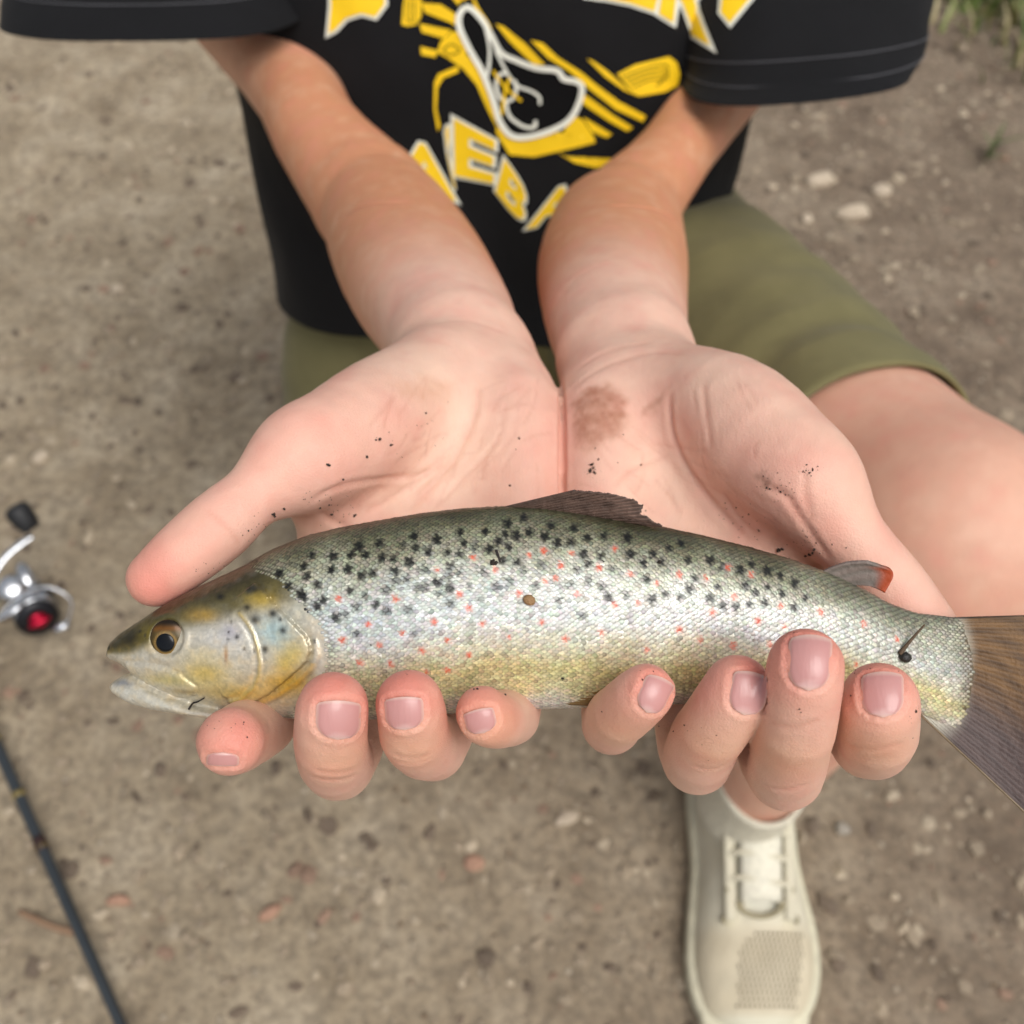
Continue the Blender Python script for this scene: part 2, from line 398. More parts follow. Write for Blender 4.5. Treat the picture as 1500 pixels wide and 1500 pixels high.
fR = [chain(m(1150, 835, .282, 9.6), m(1255, 1060, .250, 8.8), m(1283, 1080, .224, 8.3), m(1288, 1040, .213, 8.1), m(1289, 1026, .2115, 7.8)),
      chain(m(1068, 845, .284, 9.6), m(1138, 1112, .247, 9.0), m(1160, 1085, .219, 8.3), m(1176, 1010, .206, 7.7), m(1180, 976, .2035, 7.5)),
      chain(m(985, 850, .285, 9.4), m(1014, 1093, .254, 8.6), m(1034, 1080, .228, 7.9), m(1068, 1030, .2165, 7.4), m(1080, 1008, .2145, 7.0)),
      chain(m(905, 835, .282, 8.4), m(895, 1040, .254, 7.4), m(903, 1050, .231, 6.8), m(933, 1025, .220, 6.5), m(946, 1014, .2175, 6.1))]
handR = Group(.005, [Group(.010, armR + palmR + thumbR + webR), Group(.0003, [Group(.0015, f) for f in fR])])
# --- trunk and legs
def wc(*pts): return chain(*[w3(*p) for p in pts])
trunk = wc((-.055, .60, .28, 85), (-.06, .64, .45, 88), (-.075, .655, .56, 72)) + wc((.04, .60, .28, 85), (.045, .64, .45, 88), (.06, .655, .56, 72))
trunk += chain((P(200, -150, .64), .030), (np.array([-.10, .66, .57]), .05)) + chain((P(1250, -120, .62), .030), (np.array([.09, .66, .57]), .05))
KNEE = P(1388, 790, .455); ANK = np.array([.176, .262, .075])
legL = chain((np.array([.075, .60, .28]), .072), (KNEE * .45 + np.array([.075, .60, .28]) * .55, .070), (KNEE, .050))
legL += chain((KNEE, .049), (KNEE * .7 + ANK * .3 + [.004, .016, 0], .045), (KNEE * .35 + ANK * .65 + [0, .01, 0], .038), (ANK, .028), (ANK + [0, -.015, -.03], .020))
legR = wc((-.085, .58, .28, 75), (-.07, .42, .065, 52)) + wc((-.07, .42, .06, 48), (-.08, .60, .055, 44), (-.085, .72, .05, 30))
arms_sdf = Group(.0004, [handL, handR]); rest_sdf = Group(.02, trunk + legL + legR); body_sdf = arms_sdf
V, Q = surface_nets(body_sdf.ev, (-.34, .0, .3), (.34, .80, .90), .0017, prims=body_sdf.prims())
dC = (V - CP) @ CD
sel = (dC < .54)[Q].all(1); V, Q, poly, frozen = subdivide(V, Q, sel)
dC = (V - CP) @ CD
V = project(body_sdf, V, np.flatnonzero((dC < .37) & ~frozen))
V = project(body_sdf, V, np.flatnonzero((dC >= .37) & (dC < .545) & ~frozen), 1)
V = relax(V, Q, 5, (dC < .56) & ~frozen)
# --- creases, folds and nails, cut into the skin
bvh = BVHTree.FromPolygons([tuple(x) for x in V], [tuple(int(i) for i in f) for f in Q])
def on_skin(pts, n=None, jump=.007):
    if n: pts = catmull(pts, n)
    out = []
    for a in pts:
        h, _ = ray_hit(bvh, a[0], a[1])
        if h is not None and (not out or np.linalg.norm(h - out[-1]) < jump): out.append(h)
    return np.array(out)
N = vnormals(V, Q); disp = np.zeros(len(V))
creases = [([(823, 560), (823, 600), (823, 640), (823, 680), (823, 722), (823, 760)], 1.6, .9),  # (polyline in the photograph, depth mm, width mm)
  ([(455, 733), (500, 712), (556, 702), (610, 697), (650, 682)], .55, .9), ([(598, 749), (630, 712), (663, 674), (690, 620), (698, 585), (697, 560)], .75, 1.0),
  ([(533, 752), (580, 725), (630, 690)], .35, .8), ([(640, 742), (690, 690), (735, 640)], .25, .8), ([(470, 748), (485, 762), (520, 775)], .4, 1.),
  ([(560, 512), (620, 492), (690, 492), (760, 520)], .22, 1.2), ([(610, 478), (680, 470), (745, 490)], .14, 1.2), ([(300, 745), (335, 775), (352, 800)], .25, .9),
  ([(981, 576), (982, 605), (987, 640), (1009, 688), (1046, 739), (1102, 795)], .75, 1.0), ([(1116, 711), (1149, 725), (1167, 749), (1191, 786), (1219, 823)], .55, 1.0),
  ([(1030, 560), (1035, 610), (1042, 660)], .3, .9), ([(1060, 720), (1085, 760), (1110, 785)], .3, .9), ([(900, 715), (925, 690), (985, 665)], .2, .8),
  ([(835, 572), (880, 540), (950, 518), (1010, 520)], .22, 1.2), ([(840, 545), (890, 515), (960, 500)], .14, 1.2), ([(1180, 690), (1180, 730), (1192, 765)], .3, .9),
  ([(486, 327), (530, 303), (580, 297), (612, 298)], .45, 1.7), ([(880, 303), (930, 303), (970, 312), (998, 328)], .45, 1.7), ([(545, 282), (590, 276)], .35, 1.0),
  ([(455, 1138), (490, 1143), (525, 1136)], .25, .8), ([(460, 1128), (490, 1132), (520, 1127)], .25, .7), ([(575, 1105), (605, 1112), (632, 1104)], .25, .7), ([(570, 1112), (602, 1119), (630, 1112)], .2, .7),
  ([(1010, 1120), (1040, 1128), (1070, 1118)], .2, .7), ([(1125, 1060), (1160, 1066), (1200, 1055)], .2, .8), ([(1115, 1150), (1150, 1157), (1185, 1148)], .25, .8), ([(1240, 1092), (1280, 1098), (1325, 1088)], .2, .8)]
def fade(p, pts):
    k = np.argmin(((p[:, None] - pts[None]) ** 2).sum(2), 1) / max(1, len(pts) - 1); return np.clip(np.sin(np.pi * np.clip(k, 0, 1)) * 2.2 + .05, 0, 1)
for _ in range(70):
    lft = rng.random() < .5; cx, cy = (rng.uniform(560, 790), rng.uniform(560, 740)) if lft else (rng.uniform(850, 1120), rng.uniform(570, 780))
    a_ = R(rng.normal(-52 if lft else 52, 22)); L_ = rng.uniform(12, 45); bx_ = rng.normal(0, 5); creases.append(([(cx - L_ * math.cos(a_), cy - L_ * math.sin(a_)), (cx + bx_, cy + bx_), (cx + L_ * math.cos(a_), cy + L_ * math.sin(a_))], rng.uniform(.05, .14), rng.uniform(.5, .7)))
dirt_shade_lines = []
for pl, dep, wid in creases:
    pts = on_skin(pl, 24)
    if len(pts) < 2: continue
    lo_, hi_ = pts.min(0) - .012, pts.max(0) + .012; idx = np.flatnonzero(((V > lo_) & (V < hi_)).all(1)); d = dist_poly(V[idx], pts)
    w = wid * .001; dirt_shade_lines.append((pts, w, min(.5, .14 + dep * .3) if wid < 1.7 else .25)); disp[idx] += fade(V[idx], pts) * dep * .001 * (-np.exp(-(d / w) ** 2) + .22 * np.exp(-((d - 2.2 * w) / (1.1 * w)) ** 2))
# nails: (centre px, width px, length px, tilt degrees; tip direction is up at 0, positive leans right)
NAILS = [(496, 1057, 72, 54, 2), (592, 1047, 62, 46, -3), (704, 1058, 50, 34, -14), (958, 1020, 48, 52, 24), (1096, 1018, 60, 60, 12), (1186, 974, 70, 76, 3), (1293, 1020, 68, 62, -1), (326, 1112, 52, 18, 182)]
nail_meshes = []
for cx, cy, wd, ln, tilt in NAILS:
    ca, sa = math.cos(R(tilt)), math.sin(R(tilt)); NU, NV = 15, 13; g = []; ok = True; nrm = []
    h0, nn0 = ray_hit(bvh, cx, cy)
    if h0 is None: continue
    for j in range(NV):
        for i in range(NU):
            u = i / (NU - 1) * 2 - 1; vv = j / (NV - 1) * 2 - 1          # vv +1 = free edge
            half = (.92 - .10 * max(0, (vv - .75) / .25) ** 2) if vv > -.1 else .92 * (math.sqrt(max(0, 1 - ((vv + .1) / .9) ** 2)) * .98 + .02)
            x = u * half * wd / 2; y = vv * ln / 2 + (1 - u * u) * .08 * ln * (1 if vv > .5 else 0) * (vv - .5) * 2
            h, nn = ray_hit(bvh, cx + x * ca + y * sa, cy + x * sa - y * ca)
            dz = 99 if h is None else (h - h0) @ CD
            if abs(dz) > .005: h = P(cx + x * ca + y * sa, cy + x * sa - y * ca, (h0 - CP) @ CD + .004); nn = nn0
            g.append(h); nrm.append(nn)
    g = np.array(g); nrm = np.array(nrm); mn = nrm.mean(0); mn /= np.linalg.norm(mn)
    G = g.reshape(NV, NU, 3).copy(); ctr = g.mean(0)
    # flatten lengthwise, keep the cross curve
    hgt = ((G - ctr) @ mn); lin = np.linspace(-1, 1, NV); prof = hgt[:, NU // 2]; fit = np.polyval(np.polyfit(lin, prof, 1), lin)
    bow = hgt[NV // 2] - hgt[NV // 2, NU // 2]
    uu = np.linspace(-1, 1, NU); halves = np.array([1.0 if a > -.1 else math.sqrt(max(0, 1 - ((a + .1) / .9) ** 2)) * .98 + .02 for a in lin])
    for j in range(NV):
        tgt = fit[j] + np.interp(uu * halves[j], uu, bow); bl = .35
        G[j] += mn[None] * ((tgt - hgt[j]) * bl)[:, None]
    edge = np.zeros((NV, NU)); edge[0] = 1; edge[:, 0] = 1; edge[:, -1] = 1; edge[-1] = .35
    G += mn * (.00012 - .00040 * np.clip(edge, 0, 1))[..., None]
    # skin round the nail: sunk bed, raised folds
    rim = np.concatenate([G[::-1, 0], G[0], G[:, -1]]); idx = np.flatnonzero(np.linalg.norm(V - ctr, axis=1) < .012)
    d = dist_poly(V[idx], rim); disp[idx] += .00032 * np.exp(-((d - .0008) / .0008) ** 2) - .0002 * np.exp(-(d / .0005) ** 2)
    rel = V[idx] - ctr; fl = G.reshape(-1, 3); dn = np.min(np.linalg.norm(V[idx][:, None] - fl[None], axis=2), axis=1)
    disp[idx] -= .0005 * (dn < .0009)
    fr = G[-1]; d2 = dist_poly(V[idx], fr); disp[idx] -= .00025 * np.exp(-(d2 / .0006) ** 2)
    nail_meshes.append((G.reshape(-1, 3), NV, NU))
rel = (V - CP); pxv = 750 + rel @ CR / (rel @ CD) * 1500; pyv = 750 - rel @ CU / (rel @ CD) * 1500
dC = rel @ CD
inh = dC < .36
disp += np.where(inh, .00006 * fbm(V * 420, 2, 5) + .00012 * fbm(V * 90, 2, 6), .0003 * fbm(V * 30, 2, 8))
V += N * disp[:, None]
V2, Q2 = surface_nets(rest_sdf.ev, (-.34, .0, .0), (.34, .80, .70), .0035, prims=rest_sdf.prims())        # trunk and legs, under the clothes
Q = np.concatenate([Q, Q2 + len(V)]); V = np.concatenate([V, V2]); N = vnormals(V, Q); rel = V - CP; dC = rel @ CD
arms_n = len(V) - len(V2)
# --- pigment
col = np.tile(S(220, 170, 146), (len(V), 1))
def blend(col, w, c): return col * (1 - w[:, None]) + np.asarray(c) * w[:, None]
col = blend(col, sstep(.40, .34, dC), S(230, 187, 166))                       # paler, pinker hands
def spot3(px, py, r, c, amt):
    global col
    h, _ = ray_hit(bvh, px, py)
    if h is None: return
    d = np.linalg.norm(V - h, axis=1); col = blend(col, amt * np.exp(-(d / (r * .001)) ** 2), c)
PINK = S(220, 128, 112)
for x, y in [(496, 1005), (590, 1000), (705, 1025), (950, 990), (1100, 975), (1182, 935), (1290, 985), (335, 1075), (225, 860)]: spot3(x, y, 11, PINK, .8)
for x, y in [(780, 600), (790, 690), (600, 640), (450, 690), (1090, 700), (1180, 760), (880, 680), (1000, 600), (1330, 850), (300, 790), (430, 620)]: spot3(x, y, 17, S(232, 166, 148), .38)
for x, y in [(620, 540), (690, 640), (1020, 560), (940, 700), (640, 720)]: spot3(x, y, 14, S(238, 205, 182), .6)
for x, y in [(490, 1125), (605, 1105), (1040, 1105), (1150, 1120), (1285, 1105), (735, 1070), (900, 1075)]: spot3(x, y, 9, S(222, 165, 132), .6)
# arms more tanned, elbow creases
tan = sstep(.335, .43, dC + .012 * fbm(V * 25, 2, 14)) * (np.arange(len(V)) < arms_n); col = blend(col, .85 * tan, S(206, 141, 100)); pale = sstep(.545, .60, dC) * (np.arange(len(V)) < arms_n); col = blend(col, .6 * pale, S(224, 182, 160))
mo_ = fbm(V * 130, 3, 13); col = blend(col, np.clip(.42 * mo_, 0, .42), S(224, 144, 130)); col = blend(col, np.clip(-.32 * mo_, 0, .3), S(240, 208, 182)); col *= (1 + .06 * fbm(V * 60, 3, 11) + .05 * fbm(V * 300, 2, 12))[:, None]
for pts, w, am in dirt_shade_lines:  # dirt in palm creases, plus painted shade in the hand seam and elbow folds
    lo_, hi_ = pts.min(0) - .006, pts.max(0) + .006; idx = np.flatnonzero(((V > lo_) & (V < hi_)).all(1)); d = dist_poly(V[idx], pts); col[idx] = blend(col[idx], fade(V[idx], pts) * am * np.exp(-(d / (.75 * w)) ** 2), S(186, 112, 90))
# dried mud on the palms
def stain(poly, c, amt, soft, seed):
    global col
    pts = on_skin(poly, None, .03)
    ctr = pts.mean(0); idx = np.flatnonzero(np.linalg.norm(V - ctr, axis=1) < .04)
    ax = P(751, 750, 1) - P(750, 750, 1); ax /= np.linalg.norm(ax); ay = np.cross(ax, N[idx].mean(0)); ay /= np.linalg.norm(ay)
    pp = np.stack([(V[idx] - ctr) @ ax, (V[idx] - ctr) @ ay], 1); po = np.stack([(pts - ctr) @ ax, (pts - ctr) @ ay], 1)
    nn = .0022 * np.stack([fbm(V[idx] * 300, 3, seed), fbm(V[idx] * 300, 3, seed + 5)], 1); pp = pp + nn
    ins = in_poly(pp, po); d = dist_poly(pp, np.concatenate([po, po[:1]])); w = np.where(ins, sstep(0, soft * .001, d), 0)
    w = w * amt * np.clip(.8 + .5 * fbm(V[idx] * 500, 3, seed + 9), 0.2, 1); col[idx] = blend(col[idx], w, c)
MUD = S(146, 86, 56)
MUD = S(150, 82, 44)
stain([(826, 600), (845, 572), (885, 556), (920, 575), (930, 605), (918, 640), (885, 662), (848, 672), (832, 645)], MUD, .66, 4.0, 21)
stain([(935, 600), (960, 575), (985, 560), (975, 590), (955, 612), (938, 616)], MUD, .5, 2.5, 22)
stain([(1100, 690), (1120, 680), (1140, 700), (1120, 720), (1100, 710)], S(110, 75, 58), .6, 2, 23)
stain([(455, 725), (500, 700), (560, 705), (545, 740), (500, 770), (465, 755)], S(190, 120, 100), .4, 3, 25)
stain([(1140, 740), (1180, 765), (1215, 820), (1180, 825), (1120, 795), (1110, 760)], S(165, 105, 88), .45, 3, 26)
stain([(560, 560), (620, 540), (680, 560), (660, 600), (590, 600)], S(205, 150, 115), .35, 4, 27)
for x, y, r in [(1290, 1015, 4)]: pass

t = NT('skin').set(Roughness=.52); t.b.inputs['Specular IOR Level'].default_value = .38
at = t.n('ShaderNodeAttribute', attribute_name='Col'); v = t.coords()
n1 = t.noise(v, 700, 3); n2 = t.noise(v, 110, 5)
c = t.mix(t.ramp(n2, [(.35, (.16, .16, .16)), (.65, (0, 0, 0))]), at.outputs[0], t.mix(1., at.outputs[0], (.93, .72, .66), 'MULTIPLY'))
t.l(c, t.b.inputs['Base Color'])
t.b.inputs['Subsurface Weight'].default_value = .12; t.b.inputs['Subsurface Radius'].default_value = (1, .35, .2); t.b.inputs['Subsurface Scale'].default_value = .004
vo = t.n('ShaderNodeTexVoronoi', Scale=1300.); vo.feature = 'DISTANCE_TO_EDGE'; t.l(v, vo.inputs['Vector'])
mp = t.coords((1.0, .35, .6)); n3 = t.noise(mp, 900, 2)
b1 = t.bump(t.ramp(vo.outputs[0], [(0, (0, 0, 0)), (.25, (1, 1, 1))]), .00014, .35); b2 = t.bump(n3, .0003, .30, b1); t.l(t.bump(n2, .0008, .3, b2), t.b.inputs['Normal'])
M_skin = t.m
body = mixed_mesh('body', V, Q, poly, M_skin, person, PO, col)
t = NT('fingernail').set(Roughness=.36); t.b.inputs['Coat Weight'].default_value = .15; at = t.n('ShaderNodeAttribute', attribute_name='Col'); t.l(at.outputs[0], t.b.inputs['Base Color'])
t.b.inputs['Subsurface Weight'].default_value = .1; t.b.inputs['Subsurface Radius'].default_value = (1, .4, .3); t.b.inputs['Subsurface Scale'].default_value = .002
mp = t.coords((1, .2, .2)); t.l(t.bump(t.noise(mp, 1500, 2), .0002, .3), t.b.inputs['Normal']); M_nail = t.m
for G, NV_, NU_ in nail_meshes:
    f = [(j * NU_ + i, j * NU_ + i + 1, (j + 1) * NU_ + i + 1, (j + 1) * NU_ + i) for j in range(NV_ - 1) for i in range(NU_ - 1)]
    jj = np.repeat(np.linspace(-1, 1, NV_), NU_); uu = np.tile(np.linspace(-1, 1, NU_), NV_)
    c = np.tile(S(198, 143, 138), (len(G), 1)); c = blend(c, sstep(-.55, -.8, jj + .25 * uu * uu) * .6, S(228, 195, 188)); c = blend(c, sstep(.88, .97, jj) * .7, S(226, 196, 180))
    c = blend(c, (np.maximum(np.abs(uu), -jj) > .93) * .6, S(236, 200, 180))
    mesh_obj('fingernail', G, f, M_nail, body, PO, c)
bvh = BVHTree.FromPolygons([tuple(x) for x in V], [tuple(int(i) for i in f) for f in Q])     # skin with its folds

# ---------------- cloth
def cloth_mat(name, colr, rough=.9, weave=1500, sheen=.2, bumpd=.0003):
    t = NT(name).set(Roughness=rough); t.b.inputs['Specular IOR Level'].default_value = .2; t.b.inputs['Sheen Weight'].default_value = sheen
    v = t.coords(); f = t.noise(v, 25, 5); w1 = t.n('ShaderNodeTexWave', Scale=weave / 6); t.l(v, w1.inputs['Vector'])
    t.l(t.ramp(f, [(.3, np.array(colr) * .85), (.7, np.array(colr) * 1.15)]), t.b.inputs['Base Color'])
    b = t.bump(w1.outputs['Fac'], bumpd, .4); t.l(t.bump(f, .004, .4, b), t.b.inputs['Normal']); return t.m
M_shirt = cloth_mat('black_jersey', S(17, 17, 19), rough=.8, sheen=.04); M_short = cloth_mat('olive_nylon', S(118, 112, 76), rough=.75, sheen=.1, bumpd=.0002)
def loft(rings):
    "rings: list of Nx3 closed loops"
    n = len(rings[0]); V = np.concatenate(rings); F = []
    for i in range(len(rings) - 1):
        for k in range(n): F.append((i * n + k, i * n + (k + 1) % n, (i + 1) * n + (k + 1) % n, (i + 1) * n + k))
    return V, F
def interp(keys, n, power=1):
    keys = np.asarray(keys, float); return catmull(keys, n)
def ell_ring(c, u, w, a, b, n=96, e=2.4):
    th = np.linspace(0, 2 * math.pi, n, endpoint=False); ct, st = np.cos(th), np.sin(th)
    return c + np.outer(a * np.sign(ct) * np.abs(ct) ** (2 / e), u) + np.outer(b * np.sign(st) * np.abs(st) ** (2 / e), w)
def hem_roll(rings, inward, w=.010):
    "turn the last loop in to give the cloth a thick edge"
    c = rings[0].mean(0); r0 = rings[0]; inner = r0 + (c - r0) / np.linalg.norm(c - r0, axis=1)[:, None] * .0022; inn2 = inner + inward * w * 2
    return [inn2, inner] + rings
ex = np.array([1., 0, 0])
# torso: (centre x,y,z, half width, half depth)
keys = [(-.010, .560, .318, .152, .092), (-.010, .575, .36, .154, .094), (-.011, .600, .43, .160, .098), (-.012, .625, .50, .166, .10), (-.012, .645, .56, .150, .088), (-.012, .655, .60, .095, .065), (-.012, .66, .625, .06, .055)]
K = catmull(keys, 90); rings = []
for kx in K:
    ax = np.array([0, .26, .97]); w_ = np.cross(ax, ex); w_ = np.array([0, -.97, .20])
    rings.append(ell_ring(kx[:3], ex, w_ / np.linalg.norm(w_), kx[3], kx[4], 200))
rings = hem_roll(rings, np.array([0, .2, .9]), .012); Vs, Fs = loft(rings)
cN = Vs - np.array([-.011, 0, 0]); outw = np.stack([Vs[:, 0] + .011, (Vs[:, 1] - (.56 + (Vs[:, 2] - .318) * .3)), 0 * Vs[:, 0]], 1); outw /= np.linalg.norm(outw, axis=1)[:, None]
fold = .010 * fbm(Vs * [14, 14, 5], 3, 31) + .004 * np.abs(fbm(np.stack([Vs[:, 0] * 18 + Vs[:, 2] * 12, Vs[:, 1] * 8, Vs[:, 2] * 4], 1), 2, 36)) + .004 * np.sin(Vs[:, 0] * 70 + 6 * fbm(Vs * 7, 2, 33)) * sstep(.50, .38, Vs[:, 2])
Vs = Vs + outw * fold[:, None]
torso_part = (Vs, Fs)
def sleeve(keys, seed, tilt=0.):
    K = catmull([np.concatenate([k[0], k[1:]]) for k in keys], 50); rings = []
    for i, kx in enumerate(K):
        tg = K[min(i + 1, len(K) - 1)][:3] - K[max(i - 1, 0)][:3]; tg /= np.linalg.norm(tg)
        u = ex - tg * tg[0]; u /= np.linalg.norm(u); w_ = np.cross(tg, u)
        bl = float(sstep(.75, .25, i / (len(K) - 1))); lv = kx[:3] - CP; lv = lv / np.linalg.norm(lv) + np.array([0, 0, .22]); lv /= np.linalg.norm(lv); u2 = ex + np.array([0, 0, tilt]); u2 /= np.linalg.norm(u2)
        u = u2 * bl + u * (1 - bl); u /= np.linalg.norm(u); w_ = lv * bl + w_ * np.sign(w_ @ lv) * (1 - bl); w_ -= u * (u @ w_); w_ /= np.linalg.norm(w_); rings.append(ell_ring(kx[:3], u, w_, kx[3], kx[4], 120, 2.7))
    tg = K[1][:3] - K[0][:3]; tg /= np.linalg.norm(tg)
    rings = hem_roll(rings, tg, .008); Vv, Ff = loft(rings); ctr = np.repeat(np.array([r.mean(0) for r in rings]), 120, 0); d = Vv - ctr; d /= np.linalg.norm(d, axis=1)[:, None]
    return Vv + d * (.004 * fbm(Vv * [22, 22, 10], 2, seed))[:, None], Ff, rings
svL = sleeve([(P(236, 16, .575), .0835, .064), (P(236, -60, .585), .081, .064), (P(290, -200, .61), .078, .060), (np.array([-.10, .655, .565]), .055, .055)], 41)
svR = sleeve([(P(1160, 112, .565), .060, .062), (P(1172, 55, .58), .066, .062), (P(1150, -100, .61), .078, .058), (np.array([.075, .655, .565]), .055, .055)], 42, .12)
Vs, Fs = join([torso_part, svL[:2], svR[:2]])
shirt = mesh_obj('shirt', Vs, Fs, M_shirt, person, PO)
sbvh = BVHTree.FromPolygons([tuple(x) for x in Vs], [tuple(f) for f in Fs])
M_thread = plain('grey_thread', S(88, 88, 92), .8)
def stitch(rings_i, off, name='hem_stitching'):
    ring = rings_i; c = ring.mean(0)
    pts = np.concatenate([ring, ring[:1]]); pts = c + (pts - c) * off; v_, f_ = tube(pts, .00035, 5, False); return v_, f_
def near_ring(sv, k): # follow the displaced cloth
    Vv = sv[0]; n = 120; return Vv[(k) * n:(k + 1) * n]
for sv, ks in ((svL, (15,)), (svR, (13, 18))):
    for k in ks:
        v_, f_ = stitch(near_ring(sv, k), 1.004); mesh_obj('hem_stitching', v_, f_, M_thread, shirt, PO)
# --- the print on the chest
M_yel = plain('yellow_print', S(250, 206, 14), .6, vary=.05); M_wht = plain('white_print', S(236, 238, 224), .6, vary=.04); M_blk = plain('black_print', S(13, 13, 14), .85, spec=.15, vary=.05)
def inset(poly, d):
    p = np.asarray(poly, float); area = sum(p[i][0] * p[(i + 1) % len(p)][1] - p[(i + 1) % len(p)][0] * p[i][1] for i in range(len(p)))
    s = 1 if area > 0 else -1; out = []
    for i in range(len(p)):
        a, b, c = p[i - 1], p[i], p[(i + 1) % len(p)]; e1 = b - a; e2 = c - b; n1 = np.array([-e1[1], e1[0]]) * s / (np.linalg.norm(e1) + 1e-9); n2 = np.array([-e2[1], e2[0]]) * s / (np.linalg.norm(e2) + 1e-9)
        mt = n1 + n2; L = np.linalg.norm(mt); mt = mt / L if L > 1e-6 else n1; out.append(b + mt * min(d / max(mt @ n1, .4), 2.2 * d))
    return np.array(out)
def print_patch(polys, mat, lift, name, parent=None, mesh=None):
    bm = bmesh.new()
    if mesh:
        vs = [bm.verts.new((x, y, 0)) for x, y in mesh[0]]
        for f in mesh[1]:
            try: bm.faces.new([vs[i] for i in f])
            except ValueError: pass
        bmesh.ops.remove_doubles(bm, verts=bm.verts[:], dist=.01)
    for poly in polys:
        vs = [bm.verts.new((x, y, 0)) for x, y in poly]
        try: bm.faces.new(vs)
        except ValueError: pass
    bmesh.ops.triangulate(bm, faces=bm.faces[:])
    for _ in range(5):
        le = [e for e in bm.edges if e.calc_length() > 9]
        if not le: break
        bmesh.ops.subdivide_edges(bm, edges=le, cuts=1); bmesh.ops.triangulate(bm, faces=[f for f in bm.faces if len(f.verts) > 3])
    bm.verts.ensure_lookup_table(); pts = []; last = None; okv = []
    for v_ in bm.verts:
        h, nn = ray_hit(sbvh, v_.co.x, v_.co.y); okv.append(h is not None)
        pts.append((h + nn * lift) if h is not None else np.zeros(3))
    F = [tuple(v_.index for v_ in f.verts) for f in bm.faces]
    bm.verts.index_update(); F = [tuple(v_.index for v_ in f.verts) for f in bm.faces]; bm.free()
    F = [f for f in F if all(okv[i] for i in f) and max(np.linalg.norm(pts[f[0]] - pts[f[k]]) for k in (1, 2)) < .03]
    if not F: return None
    used = sorted({i for f in F for i in f}); mp = {a: b for b, a in enumerate(used)}
    return mesh_obj(name, [pts[i] for i in used], [tuple(mp[i] for i in f) for f in F], mat, parent or shirt, PO)
Z4 = lambda L: [(x / 2.5 + 450, y / 2.5) for x, y in L]
def letter(poly, w=4.5, holes=()):
    print_patch([poly], M_wht, .0006, 'printed_letter'); print_patch([inset(poly, w)], M_yel, .0011, 'printed_letter')
    for h in holes: print_patch([h], M_wht, .0015, 'printed_letter'); print_patch([inset(h, 2.)], M_blk, .0019, 'printed_letter')
def glyph(ch, quad, w=.035):
    for off, mat, lift in ((w, M_wht, .0006), (-.004, M_yel, .0012)):
        cu = bpy.data.curves.new('type', 'FONT'); cu.body = ch; cu.offset = .04 + off; cu.resolution_u = 3; ob = bpy.data.objects.new('type', cu); COL.objects.link(ob); dg = bpy.context.evaluated_depsgraph_get(); dg.update()
        me = ob.evaluated_get(dg).to_mesh(); pv = np.array([v.co[:2] for v in me.vertices]); fs = [tuple(p.vertices) for p in me.polygons]
        if off > 0: lo2, hi2 = pv.min(0) + off, pv.max(0) - off
        pv = (pv - lo2) / (hi2 - lo2); ob.evaluated_get(dg).to_mesh_clear(); bpy.data.objects.remove(ob); bpy.data.curves.remove(cu)
        tl, tr, br, bl_ = [np.array(a) for a in quad]; u_, v_ = pv[:, :1], pv[:, 1:]; xy = (bl_ * (1 - u_) + br * u_) * (1 - v_) + (tl * (1 - u_) + tr * u_) * v_
        print_patch([], mat, lift, 'printed_letter', mesh=(xy, fs))
letter(Z4([(80, -60), (78, 30), (68, 140), (110, 118), (150, 76), (200, 60), (255, 74), (297, 18), (290, -60)]))
letter(Z4([(1000, -40), (1010, -5), (1095, 6), (1180, 22), (1278, 55), (1300, -40)]))
glyph('R', Z4([(1318, -190), (1500, -110), (1492, 178), (1284, 50)]))
letter([(1052, 20), (1070, 42), (1106, -2), (1100, -40), (1058, -40)])
glyph('A', Z4([(345, 505), (500, 545), (552, 738), (330, 650)])); glyph('E', Z4([(536, 430), (692, 514), (684, 670), (538, 640)])); glyph('B', Z4([(722, 578), (820, 716), (788, 824), (690, 700)])); glyph('A', Z4([(862, 700), (1004, 664), (970, 800), (798, 838)]))
letter(Z4([(498, 480), (505, 455), (525, 450), (528, 500), (520, 560), (545, 690), (538, 700), (508, 560)]), 3)
